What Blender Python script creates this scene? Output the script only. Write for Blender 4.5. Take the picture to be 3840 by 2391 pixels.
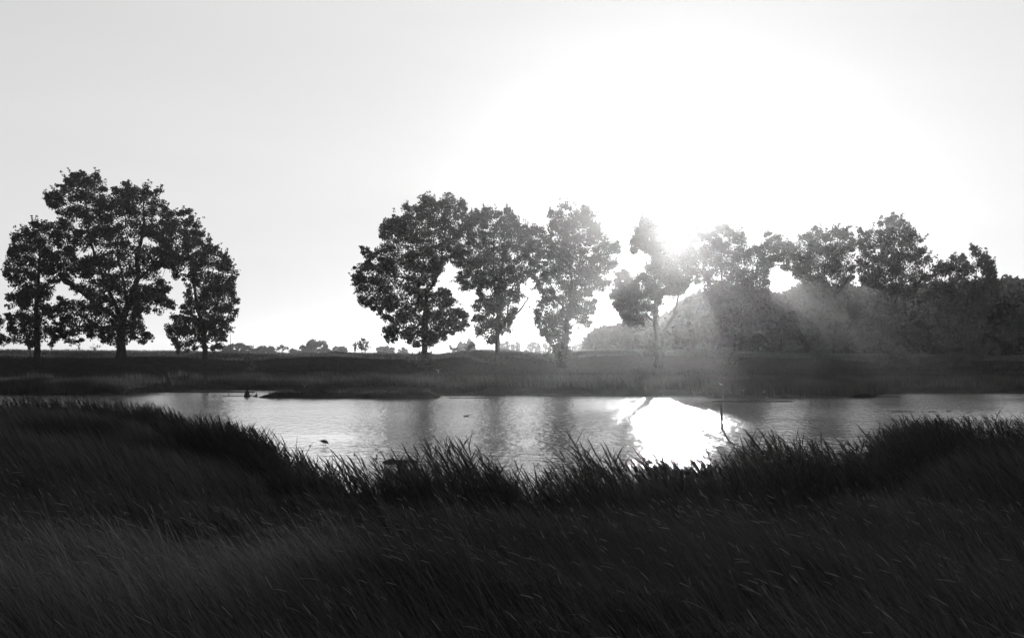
import bpy, math
import numpy as np

# ---------------------------------------------------------------- camera, sky, sun, exposure
for o in list(bpy.data.objects):
    bpy.data.objects.remove(o)
SC = bpy.context.scene
COL = SC.collection
R = math.radians
EYE = 3.2            # eye height above the water
FPX = 3769.0         # focal length in photograph pixels (3840 wide)
UC, VH = 1920.0, 1324.0

cd = bpy.data.cameras.new("camera"); cam = bpy.data.objects.new("camera", cd); COL.objects.link(cam)
cam.location = (0, 0, EYE); cam.rotation_euler = (R(90), 0, 0)
cd.sensor_width = 36; cd.lens = 36 * FPX / 3840; cd.shift_y = (VH - 2391 / 2) / 3840
cd.clip_start = 0.05; cd.clip_end = 8000
SC.camera = cam

SKY_MAX, SKY_HALF, SKY_CON = 8.2, 1.35 ** 1.5, 1.5     # soft highlight response of the black and white picture
SUN_ELEV, SUN_AZ = R(6.9), R(9.35)      # azimuth to the right of +Y
w = bpy.data.worlds.new("World"); SC.world = w; w.use_nodes = True
nt = w.node_tree; nt.nodes.clear()
sky = nt.nodes.new("ShaderNodeTexSky"); sky.sky_type = 'NISHITA'; sky.sun_disc = False
sky.sun_elevation = SUN_ELEV; sky.sun_rotation = SUN_AZ
sky.air_density = 1.0; sky.dust_density = 1.4; sky.ozone_density = 1.0
bw = nt.nodes.new("ShaderNodeRGBToBW"); bg = nt.nodes.new("ShaderNodeBackground")
out = nt.nodes.new("ShaderNodeOutputWorld")
bg.inputs['Strength'].default_value = 0.052
ad0 = nt.nodes.new("ShaderNodeMath"); ad0.operation = 'ADD'; ad0.inputs[1].default_value = SKY_HALF
dv0 = nt.nodes.new("ShaderNodeMath"); dv0.operation = 'DIVIDE'
ml = nt.nodes.new("ShaderNodeMath"); ml.operation = 'MULTIPLY'; ml.inputs[1].default_value = SKY_MAX
pw0 = nt.nodes.new("ShaderNodeMath"); pw0.operation = 'POWER'; pw0.inputs[1].default_value = SKY_CON
nt.links.new(sky.outputs[0], bw.inputs[0]); nt.links.new(bw.outputs[0], pw0.inputs[0]); nt.links.new(pw0.outputs[0], ad0.inputs[0]); nt.links.new(pw0.outputs[0], dv0.inputs[0])
nt.links.new(ad0.outputs[0], dv0.inputs[1]); nt.links.new(dv0.outputs[0], ml.inputs[0])
tcw = nt.nodes.new("ShaderNodeTexCoord"); mpw = nt.nodes.new("ShaderNodeMapping"); mpw.inputs['Scale'].default_value = (1.2, 1.2, 7)
nzw = nt.nodes.new("ShaderNodeTexNoise"); nzw.inputs['Scale'].default_value = 2.5; nzw.inputs['Detail'].default_value = 5
mrw = nt.nodes.new("ShaderNodeMapRange"); mrw.inputs[1].default_value = .3; mrw.inputs[2].default_value = .7; mrw.inputs[3].default_value = .985; mrw.inputs[4].default_value = 1.02
nt.links.new(tcw.outputs['Generated'], mpw.inputs[0]); nt.links.new(mpw.outputs[0], nzw.inputs['Vector']); nt.links.new(nzw.outputs[0], mrw.inputs[0])
m2w = nt.nodes.new("ShaderNodeMath"); m2w.operation = 'MULTIPLY'; nt.links.new(ml.outputs[0], m2w.inputs[0]); nt.links.new(mrw.outputs[0], m2w.inputs[1])
nt.links.new(m2w.outputs[0], bg.inputs['Color'])
nt.links.new(bg.outputs[0], out.inputs[0])

sd = bpy.data.lights.new("sun", 'SUN'); sd.energy = 3.7; sd.angle = R(0.53); sd.color = (1, 1, 1)
sun = bpy.data.objects.new("sun", sd); COL.objects.link(sun)
from mathutils import Vector
sdir = Vector((math.sin(SUN_AZ) * math.cos(SUN_ELEV), math.cos(SUN_AZ) * math.cos(SUN_ELEV), math.sin(SUN_ELEV)))
sun.rotation_euler = sdir.to_track_quat('Z', 'Y').to_euler()
sun.location = (40, 240, 60)

SC.view_settings.view_transform = 'Standard'; SC.view_settings.look = 'None'
SC.view_settings.exposure = 1.0; SC.view_settings.gamma = 1.0
cy = SC.cycles
cy.max_bounces = 5; cy.diffuse_bounces = 2; cy.glossy_bounces = 2; cy.transmission_bounces = 3
cy.volume_bounces = 0; cy.transparent_max_bounces = 4
cy.use_denoising = True; cy.sample_clamp_indirect = 3.0

# ---------------------------------------------------------------- helpers
def tag(o, label=None, cat=None, group=None, kind=None):
    if label: o['label'] = label
    if cat: o['category'] = cat
    if group: o['group'] = group
    if kind: o['kind'] = kind
    return o

def empty(name, loc, label=None, cat=None, group=None):
    o = bpy.data.objects.new(name, None); COL.objects.link(o); o.location = loc
    o.empty_display_size = 0.3
    return tag(o, label, cat, group)

def mesh_obj(name, V, Fq, m, parent=None, smooth=False, origin=None):
    """V (n,3) array in world space, Fq (k,3|4) index array or list of such; ONE mesh object."""
    V = np.asarray(V, dtype=np.float32).reshape(-1, 3)
    if origin is None and parent is not None: origin = parent.location
    if origin is not None: V = V - np.array(origin, dtype=np.float32)
    lst = Fq if isinstance(Fq, list) else [Fq]
    lst = [np.asarray(f, dtype=np.int32) for f in lst if len(f)]
    me = bpy.data.meshes.new(name)
    me.vertices.add(len(V)); me.vertices.foreach_set('co', V.ravel())
    idx = np.concatenate([f.ravel() for f in lst])
    tot = np.concatenate([np.full(len(f), f.shape[1], dtype=np.int32) for f in lst])
    st = np.concatenate([[0], np.cumsum(tot)[:-1]]).astype(np.int32)
    me.loops.add(len(idx)); me.loops.foreach_set('vertex_index', idx)
    me.polygons.add(len(tot)); me.polygons.foreach_set('loop_start', st)
    me.polygons.foreach_set('loop_total', tot)
    if smooth: me.polygons.foreach_set('use_smooth', np.ones(len(tot), dtype=bool))
    me.update(calc_edges=True); me.validate()
    if m: me.materials.append(m)
    o = bpy.data.objects.new(name, me); COL.objects.link(o)
    if parent is not None: o.parent = parent
    elif origin is not None: o.location = origin
    return o

class MB:
    def __init__(s): s.V = []; s.Q = []; s.T = []; s.n = 0
    def add(s, V, Q=None, T=None):
        V = np.asarray(V, float).reshape(-1, 3)
        if Q is not None and len(Q): s.Q.append(np.asarray(Q, int) + s.n)
        if T is not None and len(T): s.T.append(np.asarray(T, int) + s.n)
        s.V.append(V); s.n += len(V)
    def build(s, name, m, parent=None, smooth=False, origin=None):
        fl = []
        if s.Q: fl.append(np.concatenate(s.Q))
        if s.T: fl.append(np.concatenate(s.T))
        return mesh_obj(name, np.concatenate(s.V), fl, m, parent, smooth, origin)

def tube(mb, P, Rr, n=6, cap=True, squash=1.0):
    """tapered tube along points P (k,3) with radii Rr (k)"""
    P = np.asarray(P, float); Rr = np.asarray(Rr, float) * np.ones(len(P)); k = len(P)
    T = np.gradient(P, axis=0); T /= np.linalg.norm(T, axis=1)[:, None] + 1e-9
    ref = np.array([0.1, 1.0, 0.05]) if abs(T[:, 1]).mean() < 0.8 else np.array([1.0, 0.05, 0.1])
    A = np.cross(T, ref); A /= np.linalg.norm(A, axis=1)[:, None] + 1e-9
    B = np.cross(T, A)
    an = np.arange(n) * 2 * math.pi / n
    V = P[:, None, :] + Rr[:, None, None] * (np.cos(an)[None, :, None] * A[:, None, :] + squash * np.sin(an)[None, :, None] * B[:, None, :])
    i = np.arange(k - 1)[:, None] * n; j = np.arange(n)[None, :]; j2 = (j + 1) % n
    Q = np.stack([i + j, i + j2, i + n + j2, i + n + j], -1).reshape(-1, 4)
    V = V.reshape(-1, 3)
    Tt = []
    if cap:
        V = np.vstack([V, P[0], P[-1]]); c0, c1 = k * n, k * n + 1
        for a in range(n):
            b = (a + 1) % n
            Tt.append((c0, b, a)); Tt.append((c1, (k - 1) * n + a, (k - 1) * n + b))
    mb.add(V, Q, Tt)

def smoothline(P, m=4):
    """Catmull-Rom resampling of a polyline, any number of columns"""
    P = np.asarray(P, float)
    if len(P) < 3:
        t = np.linspace(0, 1, m + 1)[:, None]; return P[0] * (1 - t) + P[-1] * t
    Q = np.vstack([2 * P[0] - P[1], P, 2 * P[-1] - P[-2]]); o = []
    for i in range(1, len(Q) - 2):
        for t in np.arange(m) / m:
            a, b, c, d = Q[i - 1], Q[i], Q[i + 1], Q[i + 2]
            o.append(0.5 * ((2 * b) + (-a + c) * t + (2 * a - 5 * b + 4 * c - d) * t * t + (-a + 3 * b - 3 * c + d) * t ** 3))
    o.append(P[-1]); return np.array(o)

def inside(poly, x, y):
    poly = np.asarray(poly, float); r = np.zeros(len(x), bool); n = len(poly)
    for i in range(n):
        x1, y1 = poly[i]; x2, y2 = poly[(i + 1) % n]
        c = ((y1 > y) != (y2 > y)) & (x < (x2 - x1) * (y - y1) / (y2 - y1 + 1e-12) + x1)
        r ^= c
    return r

def edge_dist(poly, x, y):
    poly = np.asarray(poly, float); d = np.full(len(x), 1e9); n = len(poly)
    for i in range(n):
        a = poly[i]; b = poly[(i + 1) % n]; ab = b - a; L = (ab ** 2).sum() + 1e-9
        t = np.clip(((x - a[0]) * ab[0] + (y - a[1]) * ab[1]) / L, 0, 1)
        d = np.minimum(d, np.hypot(x - a[0] - t * ab[0], y - a[1] - t * ab[1]))
    return d

class Wob:
    """smooth 2-D pseudo noise, about -1..1"""
    def __init__(s, seed, wl, n=14):
        g = np.random.default_rng(seed); a = g.uniform(0, 2 * math.pi, n); f = 2 * math.pi / (wl * g.uniform(0.6, 1.7, n))
        s.kx = np.cos(a) * f; s.ky = np.sin(a) * f; s.p = g.uniform(0, 6.28, n); s.n = n
    def __call__(s, x, y):
        x = np.asarray(x, float); y = np.asarray(y, float); r = np.zeros(np.broadcast(x, y).shape)
        for a, b, c in zip(s.kx, s.ky, s.p): r = r + np.sin(a * x + b * y + c)
        return r / math.sqrt(s.n) * 1.0

def at(u, v, Y):      # photograph pixel at depth Y -> point
    return np.array([(u - UC) / FPX * Y, Y, EYE - (v - VH) / FPX * Y])

REG = {'S': (0, 0, 1.0), 1: (0, 600, 1.6802), 2: (800, 600, 1.68), 3: (1280, 680, 1.8438), 4: (2200, 700, 1.89), 5: (2900, 760, 2.0436),
       6: (840, 1230, 5.2804), 7: (1640, 1200, 4.858)}
def px(reg, P):
    x0, y0, s = REG[reg]; P = np.asarray(P, float).copy()
    P[:, 0] = x0 + P[:, 0] / s; P[:, 1] = y0 + P[:, 1] / s
    return P

# ---------------------------------------------------------------- materials (all neutral: the photograph is black and white)
def mat(name): 
    m = bpy.data.materials.new(name); m.use_nodes = True; m.node_tree.nodes.clear(); return m, m.node_tree.nodes, m.node_tree.links
def grey(v): return (v, v, v, 1)

def leaf_mat(name, lo, hi, transl, gloss=0.0, patch=None):
    m, N, L = mat(name)
    o = N.new('ShaderNodeOutputMaterial'); g = N.new('ShaderNodeNewGeometry')
    r = N.new('ShaderNodeMapRange'); r.inputs[3].default_value = lo; r.inputs[4].default_value = hi
    L.new(g.outputs['Random Per Island'], r.inputs[0]); src = r.outputs[0]
    if patch:
        tc = N.new('ShaderNodeTexCoord'); no = N.new('ShaderNodeTexNoise'); no.inputs['Scale'].default_value = patch; no.inputs['Detail'].default_value = 3
        L.new(tc.outputs['Object'], no.inputs['Vector'])
        mr = N.new('ShaderNodeMapRange'); mr.inputs[1].default_value = .35; mr.inputs[2].default_value = .65
        mr.inputs[3].default_value = .55; mr.inputs[4].default_value = 1.5
        L.new(no.outputs[0], mr.inputs[0])
        mu = N.new('ShaderNodeMath'); mu.operation = 'MULTIPLY'; L.new(src, mu.inputs[0]); L.new(mr.outputs[0], mu.inputs[1]); src = mu.outputs[0]
    d = N.new('ShaderNodeBsdfDiffuse'); t = N.new('ShaderNodeBsdfTranslucent'); mx = N.new('ShaderNodeMixShader'); mx.inputs[0].default_value = transl
    L.new(src, d.inputs[0]); L.new(src, t.inputs[0]); L.new(d.outputs[0], mx.inputs[1]); L.new(t.outputs[0], mx.inputs[2])
    last = mx.outputs[0]
    if gloss > 0:
        gl = N.new('ShaderNodeBsdfGlossy'); gl.inputs['Roughness'].default_value = .45; gl.inputs[0].default_value = grey(.5)
        m2 = N.new('ShaderNodeMixShader'); m2.inputs[0].default_value = gloss; L.new(last, m2.inputs[1]); L.new(gl.outputs[0], m2.inputs[2]); last = m2.outputs[0]
    L.new(last, o.inputs[0]); return m

def rough_mat(name, lo, hi, scale, rough=.9, bump=0.0, detail=6, spec=.15):
    m, N, L = mat(name)
    o = N.new('ShaderNodeOutputMaterial'); p = N.new('ShaderNodeBsdfPrincipled'); tc = N.new('ShaderNodeTexCoord')
    no = N.new('ShaderNodeTexNoise'); no.inputs['Scale'].default_value = scale; no.inputs['Detail'].default_value = detail
    L.new(tc.outputs['Object'], no.inputs['Vector'])
    r = N.new('ShaderNodeMapRange'); r.inputs[1].default_value = .3; r.inputs[2].default_value = .7
    r.inputs[3].default_value = lo; r.inputs[4].default_value = hi
    L.new(no.outputs[0], r.inputs[0]); L.new(r.outputs[0], p.inputs['Base Color'])
    p.inputs['Roughness'].default_value = rough; p.inputs['Specular IOR Level'].default_value = spec
    if bump:
        b = N.new('ShaderNodeBump'); b.inputs['Distance'].default_value = bump; L.new(no.outputs[0], b.inputs['Height']); L.new(b.outputs[0], p.inputs['Normal'])
    L.new(p.outputs[0], o.inputs[0]); return m

M_LEAF = leaf_mat("tree_leaves", .02, .045, .3)
M_BUSH = leaf_mat("bush_leaves", .035, .07, .35)
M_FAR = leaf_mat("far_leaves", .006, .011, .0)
M_BARK = rough_mat("bark", .012, .026, 6, .95, .02, spec=0.0)
M_SOIL = rough_mat("soil", .012, .028, 1.2, .95, .03, spec=0.0)
M_MUD = rough_mat("mud", .04, .08, 4, .8, .03)
M_WOOD = rough_mat("weathered_wood", .03, .06, 9, .85, .01)
M_METAL = rough_mat("dull_metal", .03, .05, 30, .6)
M_GRASS = leaf_mat("meadow_grass", .018, .08, .13, .0, .35)
M_SEED = leaf_mat("seed_heads", .10, .24, .5, .0)
M_STALK = leaf_mat("dry_stalks", .045, .12, .3)
M_REED = leaf_mat("reed_leaves", .014, .032, .2, .0)
M_BANKG = leaf_mat("bank_grass", .028, .06, .55, .0, .25)
M_SLOPEG_SHADE = leaf_mat("slope_grass_shade_tone", .008, .018, .2)  # shade of the slope put into the grass colour as a darker tone
M_CRESTG_SUN = leaf_mat("crest_grass_sun_tone", .05, .10, .45, .0, .2)  # sunlight on the crest put into the grass colour as a paler tone
M_DARKF = rough_mat("dark_feathers", .03, .06, 20, .8)
M_WHITEF = rough_mat("white_feathers", .2, .3, 20, .8)
M_SIGN = rough_mat("sign_paint", .13, .2, 20, .6)

def water_mat():
    m, N, L = mat("pond_water")
    o = N.new('ShaderNodeOutputMaterial'); p = N.new('ShaderNodeBsdfPrincipled'); tc = N.new('ShaderNodeTexCoord')
    mp = N.new('ShaderNodeMapping'); mp.inputs['Scale'].default_value = (1.0, .75, 1.0); L.new(tc.outputs['Object'], mp.inputs[0])
    n1 = N.new('ShaderNodeTexNoise'); n1.inputs['Scale'].default_value = 2.0; n1.inputs['Detail'].default_value = 4; n1.inputs['Roughness'].default_value = .6
    n2 = N.new('ShaderNodeTexNoise'); n2.inputs['Scale'].default_value = .06; n2.inputs['Detail'].default_value = 2
    L.new(mp.outputs[0], n1.inputs[0]); L.new(tc.outputs['Object'], n2.inputs[0])
    r = N.new('ShaderNodeMapRange'); r.inputs[1].default_value = .35; r.inputs[2].default_value = .65; r.inputs[3].default_value = .25; r.inputs[4].default_value = 1.0
    L.new(n2.outputs[0], r.inputs[0])
    mu = N.new('ShaderNodeMath'); mu.operation = 'MULTIPLY'; mp3 = N.new('ShaderNodeMapping'); mp3.inputs['Scale'].default_value = (2.6, .8, 1.0); L.new(tc.outputs['Object'], mp3.inputs[0])
    n3 = N.new('ShaderNodeTexNoise'); n3.inputs['Scale'].default_value = 1.0; n3.inputs['Detail'].default_value = 2; L.new(mp3.outputs[0], n3.inputs[0])
    ad = N.new('ShaderNodeMath'); ad.operation = 'ADD'; L.new(n1.outputs[0], ad.inputs[0]); L.new(n3.outputs[0], ad.inputs[1])
    L.new(ad.outputs[0], mu.inputs[0]); L.new(r.outputs[0], mu.inputs[1])
    sx = N.new('ShaderNodeSeparateXYZ'); L.new(tc.outputs['Object'], sx.inputs[0])       # sheltered, calmer water close under the near reeds
    ry = N.new('ShaderNodeMapRange'); ry.interpolation_type = 'SMOOTHSTEP'; ry.inputs[1].default_value = 20; ry.inputs[2].default_value = 34; ry.inputs[3].default_value = .22; ry.inputs[4].default_value = 1.0
    L.new(sx.outputs[1], ry.inputs[0]); m3 = N.new('ShaderNodeMath'); m3.operation = 'MULTIPLY'; L.new(mu.outputs[0], m3.inputs[0]); L.new(ry.outputs[0], m3.inputs[1]); mu = m3
    b = N.new('ShaderNodeBump'); b.inputs['Strength'].default_value = 1.0; b.inputs['Distance'].default_value = .085
    L.new(mu.outputs[0], b.inputs['Height']); p.inputs['Base Color'].default_value = grey(.02); p.inputs['Roughness'].default_value = .12; p.inputs['IOR'].default_value = 2.3
    fr = N.new('ShaderNodeFresnel'); fr.inputs[0].default_value = 1.5
    fm = N.new('ShaderNodeMapRange'); fm.inputs[1].default_value = 0; fm.inputs[2].default_value = .6; fm.inputs[3].default_value = .05; fm.inputs[4].default_value = 1.0; L.new(fr.outputs[0], fm.inputs[0])
    gl = N.new('ShaderNodeBsdfGlossy'); gl.distribution = 'MULTI_GGX'; gl.inputs[0].default_value = grey(1); rr_ = N.new('ShaderNodeMapRange'); rr_.inputs[1].default_value = 22; rr_.inputs[2].default_value = 46; rr_.inputs[3].default_value = .035; rr_.inputs[4].default_value = .145; L.new(sx.outputs[1], rr_.inputs[0]); L.new(rr_.outputs[0], gl.inputs['Roughness']); L.new(b.outputs[0], gl.inputs['Normal'])
    df = N.new('ShaderNodeBsdfDiffuse'); df.inputs[0].default_value = grey(.02); mx = N.new('ShaderNodeMixShader')
    L.new(fm.outputs[0], mx.inputs[0]); L.new(df.outputs[0], mx.inputs[1]); L.new(gl.outputs[0], mx.inputs[2])
    N.remove(p); L.new(mx.outputs[0], o.inputs[0]); return m
M_WATER = water_mat()

# ---------------------------------------------------------------- terrain
SHX, SHY = [], []
for u, d in [(0, 47.5), (150, 46.5), (300, 43.3), (400, 40), (440, 35), (520, 29.2), (600, 26.6), (660, 23.5), (730, 20.3), (790, 18.3), (860, 17.5),
             (1000, 17.3), (1200, 17.3), (1400, 16.8), (1600, 17), (1700, 16.8), (1780, 17), (1830, 19.3), (1900, 20.5), (1960, 20.3), (2000, 20.0), (2080, 21.5),
             (2130, 24.5), (2180, 28.5), (2250, 31.0), (2428, 31.6)]:
    SHX.append((u - 1214) / 2383 * d); SHY.append(d)
SHX = [-300, -60, -30] + SHX + [27, 60, 300]; SHY = [60, 52, 48] + SHY + [34, 36, 40]
def near_shore(x): return np.interp(x, SHX, SHY)
FSX, FSY = [], []
for u, d in [(0, 77), (290, 77), (308, 79), (330, 86), (600, 88), (1000, 83), (1060, 79.5), (1500, 78), (1670, 76), (1690, 73), (2000, 72.2), (2075, 73), (2095, 80), (2428, 80.3)]:
    FSX.append((u - 1214) / 2383 * d); FSY.append(d)
FSX = [-400, -60] + FSX + [60, 400]; FSY = [70, 74] + FSY + [80, 75]
def far_shore(x): return np.interp(x, FSX, FSY)
# crest of the embankment as read along the photograph
CRU = [-2500, 0, 600, 850, 1000, 1300, 1640, 1730, 1760, 1900, 1960, 2050, 2200, 2300, 2500, 2800, 3000, 3100, 3200, 3500, 3840, 6500]
CRV = [1316, 1316, 1320, 1322, 1328, 1326, 1332, 1322, 1316, 1316, 1322, 1328, 1316, 1312, 1318, 1324, 1330, 1333, 1332, 1334, 1338, 1338]
W1, W2, W3 = Wob(1, 3.0), Wob(2, 14.0), Wob(3, 1.1)
def sstep(a, b, x):
    t = np.clip((x - a) / (b - a), 0, 1); return t * t * (3 - 2 * t)
def ground_z(x, y):
    x = np.asarray(x, float); y = np.asarray(y, float)
    ns = near_shore(x) + .5 * W1(x, x * 0 + 3); fs = far_shore(x) + .35 * W1(x, x * 0 + 9)
    t = np.clip(y / ns, -1, 1.3)
    zn = 1.6 * np.where(t < 1, (1 - np.clip(t, 0, 1)) ** .9, 0) + .10 * W2(x, y) * sstep(1, .75, t) - .5 * sstep(1.0, 1.06, t)
    s = y - fs
    zf = -.5 + .5 * sstep(-3, 0, s) + .42 * sstep(0, 1.6, s) + .25 * sstep(1, 10, s) + .5 * sstep(8, 24, s) + .05 * W1(x, y) * sstep(.5, 3, s)
    # embankment: a slightly inclined flat top, a front edge 6 m nearer
    uu = UC + FPX * x / 118.0
    zc = EYE - (np.interp(uu, CRU, CRV) - VH) / FPX * 118.0
    foot = 1.35
    scoop = np.exp(-((uu - 1830) / 60.0) ** 2) * .8 + np.exp(-((uu - 3290) / 90.0) ** 2) * .4
    zfront = zc - .55 - scoop + .12 * W2(x, x * 0 + 40)
    yb = 106.5 + 1.2 * W2(x * .7, x * 0 + 7)
    zd = foot + (zfront - foot) * sstep(yb - 5.5, yb + 2.0, y)
    zd = zd + (zc - zfront) * sstep(yb + 2.0, 117, y)
    zd = zd - (zc - .9) * sstep(123, 136, y)
    zz = np.where(y < ns * 1.1, np.maximum(zn, -.5), np.where(y > yb - 5.5, zd, np.minimum(zf, foot)))
    # low island, bars and mud streaks
    cx, cyy = -12.0, 73.3 - .03 * (x + 12)
    isl = sstep(1, .72, np.abs((x - cx) / 7.9)) * sstep(1.9, 1.1, np.abs(y - cyy + .1 * W1(x, y)))
    isl = np.minimum(isl, 1)
    zz = np.maximum(zz, -.4 + isl * (.52 + .24 * sstep(-18.8, -16.5, x) + .06 * W1(x, y)))
    spit = sstep(1, .8, np.abs((x + 2.9) / 2.2)) * sstep(.55, .3, np.abs(y - 71.9 - .1 * W1(x, x * 0))); zz = np.maximum(zz, -.3 + spit * .33)
    spit = sstep(1, .8, np.abs((x + 20.5) / 1.6)) * sstep(.4, .2, np.abs(y - 75.2)); zz = np.maximum(zz, -.3 + spit * .33)
    bar = sstep(1, .93, np.abs((x - 2.3) / 9.5)) * sstep(.5, .35, np.abs(y - 75.9 + .1 * W1(x, x * 0) + .07 * x)); zz = np.maximum(zz, -.3 + bar * .36)
    bar = sstep(1, .9, np.abs((x + 27.2) / 6.6)) * sstep(.6, .4, np.abs(y - 82.5)); zz = np.maximum(zz, -.3 + bar * .36)
    bar = sstep(1, .9, np.abs((x - 15.8) / 2.9)) * sstep(.45, .3, np.abs(y - 66.2 + .05 * W3(x, x * 0))); zz = np.maximum(zz, -.3 + bar * .36)
    bar = sstep(1, .85, np.abs((x - 26.0) / 3.0)) * sstep(.35, .2, np.abs(y - 73.6)); zz = np.maximum(zz, -.3 + bar * .35)
    bar = sstep(1, .7, np.abs((x - 24.6) / 5.2)) * sstep(.5, .25, np.abs(y - 55.2 + .35 * W3(x, x * 0))) * (W3(x, x * 0 + 5) > -.15); zz = np.maximum(zz, -.3 + bar * .34)
    bar = sstep(1, .7, np.abs((x + 3.35) / .8)) * sstep(1.1, .4, np.abs(y - 29.6 + .3 * W3(x, y))); zz = np.maximum(zz, -.3 + bar * .36)
    return zz

def grid_ground():
    xs = np.concatenate([-np.geomspace(1500, 62, 18), np.arange(-60, 60.01, .4), np.geomspace(62, 1500, 18)])
    ys = np.concatenate([np.array([-60, -30, -12]), np.arange(-6, 56, .5), np.arange(56, 92, .25), np.arange(92, 138, .6), np.geomspace(140, 1600, 22)])
    X, Y = np.meshgrid(xs, ys); Z = ground_z(X, Y)
    Z = np.where(Y >= 137, 0.9, Z)
    n, k = X.shape; i = np.arange(n - 1)[:, None] * k; j = np.arange(k - 1)[None, :]
    Q = np.stack([i + j, i + j + 1, i + k + j + 1, i + k + j], -1).reshape(-1, 4)
    o = mesh_obj('ground', np.stack([X, Y, Z], -1).reshape(-1, 3), Q, M_SOIL, smooth=True)
    tag(o, kind='structure')
grid_ground()
wo = mesh_obj('water', [(-300, 8, 0), (300, 8, 0), (300, 96, 0), (-300, 96, 0)], np.array([[0, 1, 2, 3]]), M_WATER)
tag(wo, kind='structure')

# haze: one closed box of even air round everything
def haze():
    m, N, L = mat("haze_air"); o = N.new('ShaderNodeOutputMaterial')
    p = N.new('ShaderNodeVolumePrincipled')
    p.inputs['Color'].default_value = grey(.98); p.inputs['Density'].default_value = HAZE_D; p.inputs['Anisotropy'].default_value = HAZE_G
    L.new(p.outputs[0], o.inputs['Volume'])
    x0, x1, y0, y1, z0, z1 = -1510, 1510, -70, 1610, -1.6, 24.8
    V = [(x, y, z) for z in (z0, z1) for y in (y0, y1) for x in (x0, x1)]
    Q = [(0, 2, 3, 1), (4, 5, 7, 6), (0, 1, 5, 4), (1, 3, 7, 5), (3, 2, 6, 7), (2, 0, 4, 6)]
    h = mesh_obj('haze', V, np.array(Q), m); tag(h, kind='stuff')
HAZE_D, HAZE_G = .00019, .88
haze()

# ---------------------------------------------------------------- trees
def leaves(C, rad, per, size, g, parent, name, m, flat=.75):
    """diamond leaves scattered in clumps of radius rad round the centres C"""
    n = len(C); K = n * per
    d = g.normal(size=(K, 3)); d /= np.linalg.norm(d, axis=1)[:, None]
    d *= (g.uniform(0, 1, K) ** .45)[:, None]; d[:, 2] *= flat
    P = np.repeat(C, per, 0) + d * np.repeat(rad, per)[:, None]
    a = g.normal(size=(K, 3)); a[:, 2] -= .3; a /= np.linalg.norm(a, axis=1)[:, None]
    b = np.cross(a, g.normal(size=(K, 3))); b /= np.linalg.norm(b, axis=1)[:, None]
    s = size * g.uniform(.6, 1.35, K)[:, None]
    V = np.stack([P - a * s * .5, P + b * s * .4, P + a * s * .5, P - b * s * .4], 1).reshape(-1, 3)
    Q = np.arange(K * 4).reshape(-1, 4)
    return mesh_obj(name, V, Q, m, parent)

def crown_points(poly, holes, Y, spacing, g, wob, open_=.0, thick=1.0, squeeze=6.0, want_d=False):
    lo = poly.min(0); hi = poly.max(0); m = FPX / Y
    area = (hi[0] - lo[0]) * (hi[1] - lo[1])
    n = int(area / (spacing * m) ** 2 * 2.6)
    u = g.uniform(lo[0], hi[0], n); v = g.uniform(lo[1], hi[1], n)
    k = inside(poly, u, v)
    for h in holes: k &= ~inside(h, u, v)
    u, v = u[k], v[k]; d = edge_dist(poly, u, v)
    k = (d > .30 * spacing * m); u, v, d = u[k], v[k], d[k]
    if open_ > -5:
        k = wob(u, v) > open_; u, v, d = u[k], v[k], d[k]
    T = np.minimum(np.sqrt(d / m) * 1.7, squeeze) * thick
    dy = g.uniform(-1, 1, len(u)) * T
    YY = Y + dy
    C = np.stack([(u - UC) / FPX * YY, YY, EYE - (v - VH) / FPX * YY], -1)
    return (C, d / m) if want_d else C

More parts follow.
